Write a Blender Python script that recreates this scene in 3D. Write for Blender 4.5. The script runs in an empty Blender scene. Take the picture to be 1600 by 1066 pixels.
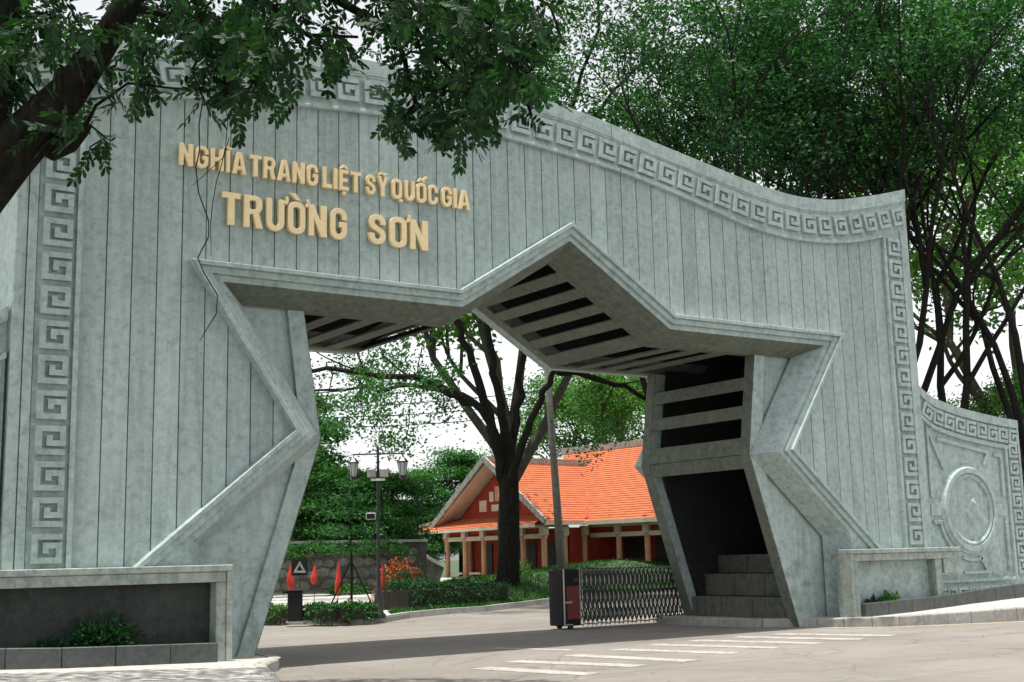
import bpy, math, random
import numpy as np
from mathutils import Vector, Matrix
from mathutils.geometry import tessellate_polygon
random.seed(7); rng = np.random.default_rng(7)
S = bpy.context.scene
COL = S.collection
# ------------------------------------------------------------------ camera
CAM = np.array([-15.45, -20.31, 1.698]); YAW, PITCH, ROLL, FPX = 0.60298, 0.16857, -0.02399, 1981.6
_fw = np.array([math.sin(YAW)*math.cos(PITCH), math.cos(YAW)*math.cos(PITCH), math.sin(PITCH)])
_rt = np.array([math.cos(YAW), -math.sin(YAW), 0.0]); _up = np.cross(_rt, _fw)
RT = math.cos(ROLL)*_rt + math.sin(ROLL)*_up; UP = -math.sin(ROLL)*_rt + math.cos(ROLL)*_up
cd = bpy.data.cameras.new('camera'); cam = bpy.data.objects.new('camera', cd); COL.objects.link(cam)
cd.sensor_width = 36; cd.lens = FPX/1600*36; cd.clip_end = 3000; cd.clip_start = .1
cam.matrix_world = Matrix(((RT[0], UP[0], -_fw[0], CAM[0]), (RT[1], UP[1], -_fw[1], CAM[1]), (RT[2], UP[2], -_fw[2], CAM[2]), (0, 0, 0, 1)))
S.camera = cam
# ------------------------------------------------------------------ sky, sun, exposure
SUN = Vector((-.07, -.03, .98)).normalized()
w = bpy.data.worlds.new('World'); S.world = w; w.use_nodes = True
nt = w.node_tree; bg = nt.nodes['Background']
sky = nt.nodes.new('ShaderNodeTexSky'); sky.sky_type = 'NISHITA'; sky.sun_disc = False
sky.sun_elevation = math.asin(SUN.z); sky.sun_rotation = math.atan2(SUN.x, SUN.y)
sky.air_density = 1.0; sky.dust_density = 1.6; sky.ozone_density = 1
hs = nt.nodes.new('ShaderNodeHueSaturation'); hs.inputs['Saturation'].default_value = .13
nt.links.new(sky.outputs[0], hs.inputs['Color']); nt.links.new(hs.outputs[0], bg.inputs[0]); bg.inputs[1].default_value = .13
sl = bpy.data.lights.new('sun', 'SUN'); sl.energy = 3.6; sl.angle = math.radians(.6); sl.color = (1, .95, .87)
so = bpy.data.objects.new('sun', sl); COL.objects.link(so); so.rotation_euler = SUN.to_track_quat('Z', 'Y').to_euler(); so.location = (0, 0, 40)
S.view_settings.view_transform = 'Standard'; S.view_settings.look = 'None'; S.view_settings.gamma = 1
S.view_settings.use_curve_mapping = False; S.view_settings.exposure = .86
S.cycles.max_bounces = 6; S.cycles.transparent_max_bounces = 6

# ------------------------------------------------------------------ places seen in the photograph, turned into points at a real distance
def ray(px, py): return _fw + RT*((px-800)/FPX) + UP*((533-py)/FPX)
def dp(px, py, dep): return CAM + ray(px, py)*dep                     # dep = metres along the view axis
def gp(px, py, z): d = ray(px, py); return CAM + d*((z-CAM[2])/d[2])   # on a level plane
def yp(px, py, y): d = ray(px, py); return CAM + d*((y-CAM[1])/d[1])   # on a plane parallel to the facade

# ------------------------------------------------------------------ materials
MATS = {}
def nodes(name):
    m = bpy.data.materials.new(name); m.use_nodes = True; t = m.node_tree
    b = t.nodes['Principled BSDF']; return m, t, b
def ramp(t, fac, stops):
    r = t.nodes.new('ShaderNodeValToRGB'); e = r.color_ramp.elements
    while len(e) < len(stops): e.new(.5)
    for k, (p, c) in enumerate(stops): e[k].position = p; e[k].color = (c[0], c[1], c[2], 1) if not isinstance(c, (int, float)) else (c, c, c, 1)
    t.links.new(fac, r.inputs[0]); return r.outputs[0]
def noise(t, vec, scale, detail=4, rough=.55, dist=0):
    n = t.nodes.new('ShaderNodeTexNoise'); n.inputs['Scale'].default_value = scale; n.inputs['Detail'].default_value = detail
    n.inputs['Roughness'].default_value = rough; n.inputs['Distortion'].default_value = dist
    if vec is not None: t.links.new(vec, n.inputs['Vector'])
    return n.outputs['Fac']
def mapv(t, src, sc):
    m = t.nodes.new('ShaderNodeMapping'); m.inputs['Scale'].default_value = sc; t.links.new(src, m.inputs['Vector']); return m.outputs[0]
def mixc(t, a, b, fac, mode='MIX'):
    m = t.nodes.new('ShaderNodeMix'); m.data_type = 'RGBA'; m.blend_type = mode
    for s_, v in ((m.inputs[6], a), (m.inputs[7], b)):
        if isinstance(v, tuple): s_.default_value = (*v, 1)
        else: t.links.new(v, s_)
    if isinstance(fac, (int, float)): m.inputs[0].default_value = fac
    else: t.links.new(fac, m.inputs[0])
    return m.outputs[2]
def bump(t, b, h, strength=.3, dist=.02):
    n = t.nodes.new('ShaderNodeBump'); n.inputs['Strength'].default_value = strength; n.inputs['Distance'].default_value = dist
    t.links.new(h, n.inputs['Height']); t.links.new(n.outputs[0], b.inputs['Normal'])
def pos(t): return t.nodes.new('ShaderNodeNewGeometry').outputs['Position']

def concrete(name, base, dark, light, moss=0., rough=.85, streak=.5, tone=.2, salt=False):
    m, t, b = nodes(name); p = pos(t)
    n1 = noise(t, p, .9, 5, .6); n2 = noise(t, p, 7, 6, .7, .4); n3 = noise(t, mapv(t, p, (5, 5, .35)), 1.6, 4, .6)
    n4 = noise(t, p, 60, 3, .7)
    c = ramp(t, n2, [(.28, dark), (.5, base), (.74, light)])
    c = mixc(t, c, dark, ramp(t, n3, [(.45, 0.), (.72, streak)]))
    c = mixc(t, c, light, ramp(t, n1, [(.5, 0.), (.75, .55)]))
    c = mixc(t, c, (dark[0]*.55, dark[1]*.6, dark[2]*.55), ramp(t, noise(t, p, 3.1, 7, .75, .8), [(.62, 0.), (.72, .5)]))
    c = mixc(t, c, (dark[0]*.5, dark[1]*.52, dark[2]*.5), ramp(t, noise(t, p, 17, 9, .8, .3), [(.60, 0.), (.68, .55)]))
    c = mixc(t, c, (min(1, light[0]*1.15), min(1, light[1]*1.12), min(1, light[2]*1.1)), ramp(t, noise(t, mapv(t, p, (1, 1, .5)), 2.6, 8, .75, 1.0), [(.60, 0.), (.70, .32)]))
    oi = t.nodes.new('ShaderNodeObjectInfo')
    c = mixc(t, c, (.62, .62, .62), ramp(t, oi.outputs['Random'], [(0, 0.), (1, tone)]), 'MULTIPLY')
    if moss:
        sx = t.nodes.new('ShaderNodeSeparateXYZ'); t.links.new(p, sx.inputs[0])
        ml = t.nodes.new('ShaderNodeMapRange'); t.links.new(sx.outputs[2], ml.inputs[0]); ml.inputs[1].default_value = 3.2; ml.inputs[2].default_value = 1.2
        mm = t.nodes.new('ShaderNodeMath'); mm.operation = 'MULTIPLY'; t.links.new(ml.outputs[0], mm.inputs[0]); t.links.new(ramp(t, noise(t, p, 2.3, 6, .7), [(.48, 0.), (.7, moss)]), mm.inputs[1])
        c = mixc(t, c, (.06, .085, .045), mm.outputs[0])
    if salt:   # pale efflorescence above the star's mouldings, dark rain stains under the fret band
        sx = t.nodes.new('ShaderNodeSeparateXYZ'); t.links.new(p, sx.inputs[0])
        def rng_(a, b_, o):
            q = t.nodes.new('ShaderNodeMapRange'); t.links.new(o, q.inputs[0]); q.inputs[1].default_value = a; q.inputs[2].default_value = b_; return q.outputs[0]
        def mul(a, b_):
            q = t.nodes.new('ShaderNodeMath'); q.operation = 'MULTIPLY'; t.links.new(a, q.inputs[0]); t.links.new(b_, q.inputs[1]); return q.outputs[0]
        ab = t.nodes.new('ShaderNodeMath'); ab.operation = 'ABSOLUTE'; t.links.new(sx.outputs[0], ab.inputs[0])
        k1 = mul(mul(rng_(7.25, 6.85, sx.outputs[2]), rng_(6.5, 6.75, sx.outputs[2])), mul(rng_(2.4, 2.8, ab.outputs[0]), rng_(8.3, 7.9, ab.outputs[0])))
        c = mixc(t, c, (.62, .60, .55), mul(k1, ramp(t, noise(t, mapv(t, p, (3, 3, 2)), 2.2, 6, .75, .6), [(.42, 0.), (.68, .75)])))
        k2 = mul(rng_(8.2, 9.9, sx.outputs[2]), ramp(t, noise(t, mapv(t, p, (7, 7, .22)), 1.5, 5, .7), [(.5, 0.), (.72, .5)]))
        c = mixc(t, c, (.13, .16, .15), k2)
    t.links.new(c, b.inputs['Base Color']); b.inputs['Roughness'].default_value = rough
    add = t.nodes.new('ShaderNodeMath'); add.operation = 'ADD'; t.links.new(n2, add.inputs[0]); t.links.new(n4, add.inputs[1])
    bump(t, b, add.outputs[0], .35, .012); MATS[name] = m; return m
def plain(name, col, rough=.7, var=.25, scale=6, metal=0, bmp=.15):
    m, t, b = nodes(name); p = pos(t); n = noise(t, p, scale, 5, .65)
    lo = tuple(c*(1-var) for c in col); hi = tuple(min(1, c*(1+var)) for c in col)
    t.links.new(ramp(t, n, [(.3, lo), (.7, hi)]), b.inputs['Base Color']); b.inputs['Roughness'].default_value = rough; b.inputs['Metallic'].default_value = metal
    if bmp: bump(t, b, noise(t, p, scale*5, 4, .6), bmp, .01)
    MATS[name] = m; return m
def leafmat(name, dark, mid, light, trans=.35):
    m, t, b = nodes(name); g = t.nodes.new('ShaderNodeNewGeometry')
    c = ramp(t, g.outputs['Random Per Island'], [(0, dark), (.5, mid), (1, light)])
    c = mixc(t, c, (1.5, 1.25, .8), ramp(t, noise(t, g.outputs['Position'], .55, 3, .6), [(.45, 0.), (.7, .55)]), 'MULTIPLY')
    b.inputs['Roughness'].default_value = .6; b.inputs['Specular IOR Level'].default_value = .22; t.links.new(c, b.inputs['Base Color'])
    tr = t.nodes.new('ShaderNodeBsdfTranslucent'); t.links.new(mixc(t, c, (.9, 1.25, .35), 1., 'MULTIPLY'), tr.inputs[0])
    mx = t.nodes.new('ShaderNodeMixShader'); mx.inputs[0].default_value = trans
    t.links.new(b.outputs[0], mx.inputs[1]); t.links.new(tr.outputs[0], mx.inputs[2]); t.links.new(mx.outputs[0], t.nodes['Material Output'].inputs[0])
    MATS[name] = m; return m
def bark(name, dark, light):
    m, t, b = nodes(name); p = pos(t); n = noise(t, mapv(t, p, (6, 6, 1.4)), 3, 6, .7, .3)
    t.links.new(ramp(t, n, [(.3, dark), (.7, light)]), b.inputs['Base Color']); b.inputs['Roughness'].default_value = 1.; b.inputs['Specular IOR Level'].default_value = .08
    bump(t, b, n, .9, .04); MATS[name] = m; return m

concrete('panel', (.405, .505, .497), (.25, .33, .322), (.53, .61, .60), moss=.55, streak=.6, tone=.5, salt=True)
concrete('stone', (.375, .466, .456), (.205, .27, .262), (.50, .575, .565), moss=.45, streak=.4)
concrete('soffit', (.135, .158, .128), (.075, .092, .072), (.205, .23, .19), streak=.3)  # olive tone, darkened further to stand in for the passage shade
concrete('ledge', (.32, .375, .35), (.17, .20, .18), (.46, .48, .44), moss=.3, streak=.7)
concrete('kerbstone', (.36, .355, .33), (.22, .22, .20), (.48, .47, .44), streak=.3)
concrete('pave', (.44, .43, .40), (.30, .29, .27), (.54, .53, .50), streak=0)
concrete('granite', (.060, .070, .066), (.03, .036, .033), (.10, .112, .105), rough=.45, streak=.2)
concrete('stepstone', (.10, .108, .088), (.05, .058, .045), (.17, .175, .145), streak=.4)  # steps and chamber also toned dark for the shade inside
plain('gold', (.86, .69, .40), .45, .08, 14, .0, .05)
plain('void_shade', (.018, .022, .020), .95, .3, 2)  # shade of the gate's hollow, put into the colour
concrete('stain_shade_stone', (.026, .033, .029), (.012, .016, .014), (.05, .06, .052), streak=.6)  # wall stain and tree shade together, both in this near-black tone
plain('goldside', (.40, .27, .12), .5, .1)
plain('white_paint', (.70, .70, .67), .6, .22, 18)
plain('yellow_paint', (.60, .46, .16), .7, .4, 10)
plain('black_metal', (.012, .014, .014), .4, .2)
plain('dark_box', (.006, .008, .008), .9, .2, 6, 0, .05)
plain('steel', (.36, .38, .37), .25, .1, 20, 1., .05)
plain('gate_red', (.14, .018, .012), .5, .2)
plain('flag_red', (.42, .022, .012), .75, .25, 8)
plain('roof_tile', (.42, .108, .036), .8, .2, 2.6)
plain('ridge_grey', (.33, .33, .30), .85, .45, 5)
plain('cream', (.70, .62, .50), .8, .15, 3)
plain('column_orange', (.66, .36, .21), .7, .15, 4)
plain('house_red', (.34, .035, .016), .8, .25, 3)
plain('house_dark', (.02, .018, .016), .6, .3, 3)
plain('grass_soil', (.035, .07, .022), .95, .5, 1.2, 0, .5)
plain('soil', (.05, .045, .03), .95, .4, 5, 0, .5)
plain('glass_pale', (.55, .57, .55), .2, .1)
plain('pole_concrete', (.20, .195, .175), .85, .3, 3)
plain('vine', (.030, .028, .018), .9, .3, 9)
plain('wall_stone', (.14, .138, .122), .9, .6, 1.6, 0, .5)
plain('mortar', (.085, .08, .07), .95, .4, 3)
bark('bark', (.006, .006, .005), (.034, .033, .028))
bark('bark_grey', (.035, .034, .028), (.11, .105, .088))
leafmat('leaf_near', (.008, .028, .012), (.014, .054, .020), (.03, .10, .03), .32)
leafmat('leaf_mid', (.010, .044, .020), (.024, .094, .034), (.062, .18, .055), .38)
leafmat('leaf_light', (.04, .12, .03), (.075, .20, .05), (.13, .28, .07), .4)
leafmat('leaf_bright', (.018, .072, .028), (.040, .140, .046), (.085, .22, .07), .4)
leafmat('leaf_dark', (.010, .038, .016), (.018, .070, .026), (.034, .115, .036), .3)
leafmat('leaf_grass', (.015, .06, .012), (.03, .11, .02), (.06, .18, .035), .25)
leafmat('flower', (.45, .03, .015), (.6, .08, .03), (.65, .16, .07), .3)
leafmat('dry_leaf', (.10, .06, .025), (.20, .12, .05), (.24, .19, .07), .1)
# road: dusty pale asphalt
m, t, b = nodes('road'); p = pos(t)
n1 = noise(t, p, .22, 5, .6, .5); n2 = noise(t, p, 34, 5, .8); n3 = noise(t, p, 1.7, 6, .7, .6)
c = ramp(t, n1, [(.32, (.165, .152, .136)), (.68, (.24, .222, .20))])
c = mixc(t, c, (.14, .122, .10), ramp(t, n2, [(.5, 0.), (.75, .7)])); c = mixc(t, c, (.31, .28, .245), ramp(t, n3, [(.55, 0.), (.75, .5)]))
vr = t.nodes.new('ShaderNodeTexVoronoi'); vr.feature = 'DISTANCE_TO_EDGE'; vr.inputs['Scale'].default_value = .42
wp = t.nodes.new('ShaderNodeMix'); wp.data_type = 'VECTOR'; wp.inputs[0].default_value = .12
nz = t.nodes.new('ShaderNodeTexNoise'); nz.inputs['Scale'].default_value = 1.3; t.links.new(p, nz.inputs[0]); t.links.new(p, wp.inputs[4]); t.links.new(nz.outputs[1], wp.inputs[5]); t.links.new(wp.outputs[1], vr.inputs[0])
c = mixc(t, c, (.13, .12, .10), ramp(t, vr.outputs[0], [(0, .8), (.014, 0.)]))
c = mixc(t, c, (.10, .09, .078), ramp(t, noise(t, mapv(t, p, (.10, 1.3, 1)), 1.0, 4, .6, .3), [(.52, 0.), (.70, .5)]))
c = mixc(t, c, (.085, .078, .07), ramp(t, noise(t, p, .9, 3, .5, 1.2), [(.66, 0.), (.70, .45)]))
c = mixc(t, c, (.40, .37, .33), ramp(t, noise(t, p, 120, 2, .5), [(.62, 0.), (.70, .5)]))
t.links.new(c, b.inputs['Base Color']); b.inputs['Roughness'].default_value = .9; bump(t, b, n2, .5, .01); MATS['road'] = m
# worn zebra paint
m, t, b = nodes('zebra'); p = pos(t)
c = mixc(t, (.47, .46, .435), (.235, .215, .19), ramp(t, noise(t, p, 5, 9, .85, .5), [(.42, .1), (.57, .95)])); t.links.new(c, b.inputs['Base Color']); b.inputs['Roughness'].default_value = .8; MATS['zebra'] = m
m, t, b = nodes('yellow_line'); p = pos(t)
c = mixc(t, (.55, .43, .20), (.33, .30, .265), ramp(t, noise(t, p, 6, 6, .8, .5), [(.40, 0.), (.56, .95)])); t.links.new(c, b.inputs['Base Color']); b.inputs['Roughness'].default_value = .8; MATS['yellow_line'] = m
# glass
m, t, b = nodes('glass'); b.inputs['Base Color'].default_value = (.8, .85, .84, 1); b.inputs['Transmission Weight'].default_value = .8; b.inputs['Roughness'].default_value = .15; MATS['glass'] = m

# ------------------------------------------------------------------ mesh helpers
class MB:
    def __init__(s): s.v = []; s.f = []
    def add(s, vs, fs):
        o = len(s.v); s.v += [tuple(map(float, q)) for q in vs]; s.f += [tuple(i+o for i in f) for f in fs]; return s
    def box(s, x0, x1, y0, y1, z0, z1):
        return s.add([(x0, y0, z0), (x1, y0, z0), (x1, y1, z0), (x0, y1, z0), (x0, y0, z1), (x1, y0, z1), (x1, y1, z1), (x0, y1, z1)],
                     [(0, 3, 2, 1), (4, 5, 6, 7), (0, 1, 5, 4), (1, 2, 6, 5), (2, 3, 7, 6), (3, 0, 4, 7)])
    def prism(s, poly, y0, y1, holes=()):
        """polygon(s) in x,z pushed along y"""
        loops = [[Vector((x, z, 0)) for x, z in poly]]+[[Vector((x, z, 0)) for x, z in h] for h in holes]
        pts = [q for l in loops for q in l]; n = len(pts)
        tri = tessellate_polygon(loops)
        vs = [(q.x, y0, q.y) for q in pts]+[(q.x, y1, q.y) for q in pts]; fs = []
        for a, b_, c_ in tri:
            A, B, C = pts[a], pts[b_], pts[c_]
            if (B-A).cross(C-A).z < 0: b_, c_ = c_, b_
            fs.append((a, b_, c_)); fs.append((a+n, c_+n, b_+n))
        o = 0
        for k, l in enumerate(loops):
            ar = sum(l[i].x*l[(i+1) % len(l)].y-l[(i+1) % len(l)].x*l[i].y for i in range(len(l)))
            for i in range(len(l)):
                a, b_ = o+i, o+(i+1) % len(l)
                if (ar > 0) != (k > 0): a, b_ = b_, a
                fs.append((a, b_, b_+n, a+n))
            o += len(l)
        return s.add(vs, fs)
    def quad(s, a, b, c, d): return s.add([a, b, c, d], [(0, 1, 2, 3)])
    def tube(s, pts, rad, n=8, cap=True):
        pts = [Vector(q) for q in pts]; rad = [rad]*len(pts) if isinstance(rad, (int, float)) else rad
        vs = []; u = None
        for i, q in enumerate(pts):
            d = (pts[min(i+1, len(pts)-1)]-pts[max(i-1, 0)]).normalized()
            if u is None: u = d.orthogonal().normalized()
            u = (u-d*u.dot(d)); u = u.normalized() if u.length > 1e-6 else d.orthogonal().normalized()
            vv = d.cross(u)
            for k in range(n):
                a = 2*math.pi*k/n; vs.append(q+(u*math.cos(a)+vv*math.sin(a))*rad[i])
        fs = [(i*n+k, i*n+(k+1) % n, (i+1)*n+(k+1) % n, (i+1)*n+k) for i in range(len(pts)-1) for k in range(n)]
        if cap: fs += [tuple(range(n-1, -1, -1)), tuple((len(pts)-1)*n+k for k in range(n))]
        return s.add(vs, fs)
    def bar(s, a, b, w, h):
        """rectangular bar from a to b, w sideways, h up"""
        a, b = Vector(a), Vector(b); d = (b-a).normalized(); u = d.cross(Vector((0, 0, 1)))
        u = (u.normalized() if u.length > 1e-4 else Vector((1, 0, 0))); v = u.cross(d)
        vs = [q+u*(i*w/2)+v*(j*h/2) for q in (a, b) for i, j in ((-1, -1), (1, -1), (1, 1), (-1, 1))]
        return s.add(vs, [(3, 2, 1, 0), (4, 5, 6, 7), (0, 1, 5, 4), (1, 2, 6, 5), (2, 3, 7, 6), (3, 0, 4, 7)])
    def lathe(s, prof, cx, cy, cz, n=16, axis='Z'):
        vs = []; m_ = len(prof)
        for k in range(n):
            a = 2*math.pi*k/n
            for r, h in prof:
                if axis == 'Z': vs.append((cx+r*math.cos(a), cy+r*math.sin(a), cz+h))
                else: vs.append((cx+r*math.cos(a), cy-h, cz+r*math.sin(a)))
        return s.add(vs, [(k*m_+i, ((k+1) % n)*m_+i, ((k+1) % n)*m_+i+1, k*m_+i+1) for k in range(n) for i in range(m_-1)])
    def mesh(s, name, mat):
        me = bpy.data.meshes.new(name); me.from_pydata(s.v, [], s.f); me.validate(); me.update()
        if mat: me.materials.append(MATS[mat])
        return me
    def build(s, name, mat, parent=None, smooth=False, bevel=0):
        o = link(name, s.mesh(name, mat), parent)
        if smooth: o.data.polygons.foreach_set('use_smooth', [True]*len(o.data.polygons))
        if bevel:
            b = o.modifiers.new('bevel', 'BEVEL'); b.width = bevel; b.segments = 1; b.limit_method = 'ANGLE'; b.angle_limit = .6
        return o
def link(name, data, parent=None):
    o = bpy.data.objects.new(name, data); COL.objects.link(o)
    if parent is not None: o.parent = parent
    return o
def tag(o, label=None, cat=None, group=None, kind=None):
    if label: o['label'] = label
    if cat: o['category'] = cat
    if group: o['group'] = group
    if kind: o['kind'] = kind
    return o
def empty(name, loc=(0, 0, 0), rz=0):
    o = link(name, None); o.location = loc; o.rotation_euler = (0, 0, rz); o.empty_display_size = .2; return o
def rawmesh(name, V, F, mat):
    me = bpy.data.meshes.new(name); V = np.asarray(V, np.float32); F = np.asarray(F, np.int32)
    me.vertices.add(len(V)); me.vertices.foreach_set('co', V.ravel()); k = F.shape[1]
    me.loops.add(F.size); me.loops.foreach_set('vertex_index', F.ravel()); me.polygons.add(len(F))
    me.polygons.foreach_set('loop_start', np.arange(0, F.size, k, dtype=np.int32)); me.polygons.foreach_set('loop_total', np.full(len(F), k, np.int32))
    me.update(calc_edges=True); me.materials.append(MATS[mat]); return me
def unit(a): return a/np.maximum(np.linalg.norm(a, axis=1, keepdims=True), 1e-9)
def leaves(c, l, wd, down=0., up=.5, seed=0):
    """one rhombic leaf per centre c: n x 3"""
    r = np.random.default_rng(seed); n = len(c)
    d = unit(r.normal(size=(n, 3))*np.array([1, 1, .7])+np.array([0, 0, -down]))
    nn = unit(r.normal(size=(n, 3))+np.array([0, 0, up])); b = unit(np.cross(d, nn)); L = l*r.uniform(.7, 1.25, (n, 1)); W = wd*r.uniform(.75, 1.2, (n, 1))
    nn = np.cross(b, d); V = np.stack([c, c+d*L*.45+b*W*.5+nn*L*.06, c+d*L, c+d*L*.45-b*W*.5+nn*L*.06], 1).reshape(-1, 3)
    return V, np.arange(4*n).reshape(n, 4)
def interp(pts):
    X = [q[0] for q in pts]; Z = [q[1] for q in pts]
    return lambda x: float(np.interp(x, X, Z))
def smoothcurve(pts, n=120):
    """Catmull-Rom through control points, as an x -> z function"""
    P = [np.array(q, float) for q in pts]; P = [2*P[0]-P[1]]+P+[2*P[-1]-P[-2]]; out = []
    for i in range(1, len(P)-2):
        for u in np.linspace(0, 1, 8, endpoint=False):
            a, b_, c_, d_ = P[i-1:i+3]; out.append(.5*((2*b_)+(c_-a)*u+(2*a-5*b_+4*c_-d_)*u*u+(3*b_-a-3*c_+d_)*u**3))
    out.append(P[-2]); return interp(out)
def ribbon(path, t):
    """open polyline -> ribbon polygon of width t with mitred corners"""
    P = [Vector((x, z)) for x, z in path]; L = []; R_ = []
    for i, q in enumerate(P):
        d0 = (q-P[i-1]).normalized() if i else None; d1 = (P[i+1]-q).normalized() if i < len(P)-1 else None
        if d0 is None: n = Vector((-d1.y, d1.x)); k = 1
        elif d1 is None: n = Vector((-d0.y, d0.x)); k = 1
        else:
            n0 = Vector((-d0.y, d0.x)); n1 = Vector((-d1.y, d1.x)); n = (n0+n1).normalized(); k = 1/max(.35, n.dot(n1))
        L.append(q+n*(t/2*k)); R_.append(q-n*(t/2*k))
    return [tuple(q) for q in R_]+[tuple(q) for q in reversed(L)]
def offset(path, d):
    P = [Vector(q) for q in path]; out = []
    for i, q in enumerate(P):
        d0 = (q-P[i-1]).normalized() if i else (P[1]-q).normalized(); d1 = (P[i+1]-q).normalized() if i < len(P)-1 else (q-P[i-1]).normalized()
        n0 = Vector((d0.y, -d0.x)); n1 = Vector((d1.y, -d1.x)); n = (n0+n1).normalized(); out.append(tuple(q+n*(d/max(.2, n.dot(n1)))))
    return out
def mir(pts): return [(-x, z) for x, z in reversed(pts)]

# ================================================================== SETTING
ROADZ = -.04
g = MB(); g.quad((-900, -900, -.12), (900, -900, -.12), (900, 900, -.12), (-900, 900, -.12))
tag(g.build('ground', 'grass_soil'), kind='structure')
farK = [(-60, 16.0), (-20, 15.0), (-6, 14.6), (-1.5, 14.3)]+[tuple(gp(px, py, ROADZ)[:2]) for px, py in ((430, 976), (500, 977), (560, 977), (600, 973), (640, 966), (700, 960), (760, 956), (830, 947), (895, 938))]+[(22, 26), (40, 40)]
rd = MB(); pts = farK+[(60, 40), (60, -70), (-60, -70)]
rd.add([(x, y, ROADZ) for x, y in pts], [tuple(range(len(pts)-1, -1, -1))]); road = tag(rd.build('road', 'road'), kind='structure')
# zebra crossing in front of the gate
ZS = [((750, 1044), (925, 1054)), ((800, 1033.5), (1000, 1041)), ((890, 1024), (1080, 1033)), ((960, 1015), (1150, 1021)), ((1020, 1007.5), (1215, 1012.5)), ((1082, 1001), (1280, 1005.5)), ((1150, 995.5), (1345, 999.5)), ((1210, 991), (1395, 993.5)), ((770, 1013), (892, 1016))]
for a, b in ZS:
    A = gp(*a, ROADZ); B = gp(*b, ROADZ); d = Vector(B-A); d.normalize(); n = Vector((-d.y, d.x, 0))*(.23 if a[0] != 770 else .14)
    z = MB(); vs = []
    N = 14
    for i in range(N+1):
        q = Vector(A).lerp(Vector(B), i/N)+Vector((0, 0, .005)); vs += [q-n*random.uniform(.9, 1.06), q+n*random.uniform(.9, 1.06)]
    z.add(vs, [(2*i, 2*i+2, 2*i+3, 2*i+1) for i in range(N)]); z.build('zebra_stripe', 'zebra', road)
# pavement + kerb stones, right
def pz(x, y=0): return .14+max(0, min(1, (abs(x)-6.8)/6))*.16+max(0, min(1, (abs(x)-10.5)/4))*max(0, min(1, (y+2.6)/2))*.16
KR = [(22.0, -6.5), (15.0, -3.9)]+[tuple(gp(px, py, ROADZ)[:2]) for px, py in ((1600, 970), (1465, 976), (1393, 979), (1330, 980), (1267, 979.5))]+[(6.12, 1.3), (5.95, 2.4), (5.8, 3.2), (5.85, 4.4), (6.4, 5.2)]
KL = [(-30, -7.5), (-13, -7.2), (-9.6, -6.6), tuple(gp(436, 1066, .13)[:2]), tuple(gp(421, 1050, .13)[:2]), tuple(gp(412, 1040, .13)[:2]), (-6.42, -.2), (-6.30, .35), (-6.25, 2.5), (-6.25, 4.6), (-6.9, 5.4)]
def pavement(name, K, back):
    kk = MB(); n = 10; vs = []
    for x, y in K:
        bx, by = back(x, y)
        for i in range(n+1):
            u = i/n; X = x+(bx-x)*u; Y = y+(by-y)*u; vs.append((X, Y, pz(X, Y)))
    fs = [(i*(n+1)+j, i*(n+1)+j+1, (i+1)*(n+1)+j+1, (i+1)*(n+1)+j) for i in range(len(K)-1) for j in range(n)]
    if K is KR: fs = [f[::-1] for f in fs]
    kk.add(vs, fs); o = tag(kk.build(name, 'pave', None), kind='structure')
    return o
def kerb(K, parent, seg):
    P = [Vector((x, y, 0)) for x, y in K]; L = [0]
    for a, b in zip(P, P[1:]): L.append(L[-1]+(b-a).length)
    def at(s):
        for i in range(len(P)-1):
            if s <= L[i+1] or i == len(P)-2: return P[i].lerp(P[i+1], (s-L[i])/max(1e-6, L[i+1]-L[i]))
    s = 0; sg = -1 if K is KR else 1
    while s < L[-1]-.05:
        a, b = at(s+.006), at(min(L[-1], s+seg-.006)); d = (b-a).normalized(); n = Vector((d.y, -d.x, 0))*sg
        a = a+n*random.uniform(-.006, .012); b = b+n*random.uniform(-.006, .012)
        za, zb = pz(a.x, a.y)+.012, pz(b.x, b.y)+.012; m_ = MB(); i = -n*.16
        m_.add([a+n*.02+Vector((0, 0, -.1)), b+n*.02+Vector((0, 0, -.1)), b+i+Vector((0, 0, -.1)), a+i+Vector((0, 0, -.1)), a+n*.02+Vector((0, 0, za-.03)), b+n*.02+Vector((0, 0, zb-.03)), a+Vector((0, 0, za)), b+Vector((0, 0, zb)), b+i+Vector((0, 0, zb)), a+i+Vector((0, 0, za))],
               [(0, 1, 5, 4), (4, 5, 7, 6), (6, 7, 8, 9), (2, 3, 9, 8), (3, 0, 4, 6, 9), (1, 2, 8, 7, 5)])
        m_.build('kerb_stone', 'kerbstone', parent); s += seg
pvr = pavement('pavement_right', KR, lambda x, y: (max(x, 6.3)+.8 if y < 1.2 else 9.0, 6.0 if y > 1.2 else 1.2)); kerb(KR, pvr, .62)
pvl = pavement('pavement_left', KL, lambda x, y: (min(x, -6.4)-.6 if y < 1.2 else -9.0, 6.0 if y > 1.2 else 1.2)); kerb(KL, pvl, .62)
# worn yellow line along the right kerb
yl = MB(); P = [Vector((x, y, ROADZ+.005)) for x, y in KR[1:7]]; vs = []
for i, q in enumerate(P):
    d = (P[min(i+1, len(P)-1)]-P[max(0, i-1)]).normalized(); n = Vector((-d.y, d.x, 0)); n = n if n.y < 0 else -n; vs += [q+n*.28, q+n*.44]
yl.add(vs, [(2*i, 2*i+2, 2*i+3, 2*i+1) for i in range(len(P)-1)]); yl.build('yellow_line', 'yellow_line', road)

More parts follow.
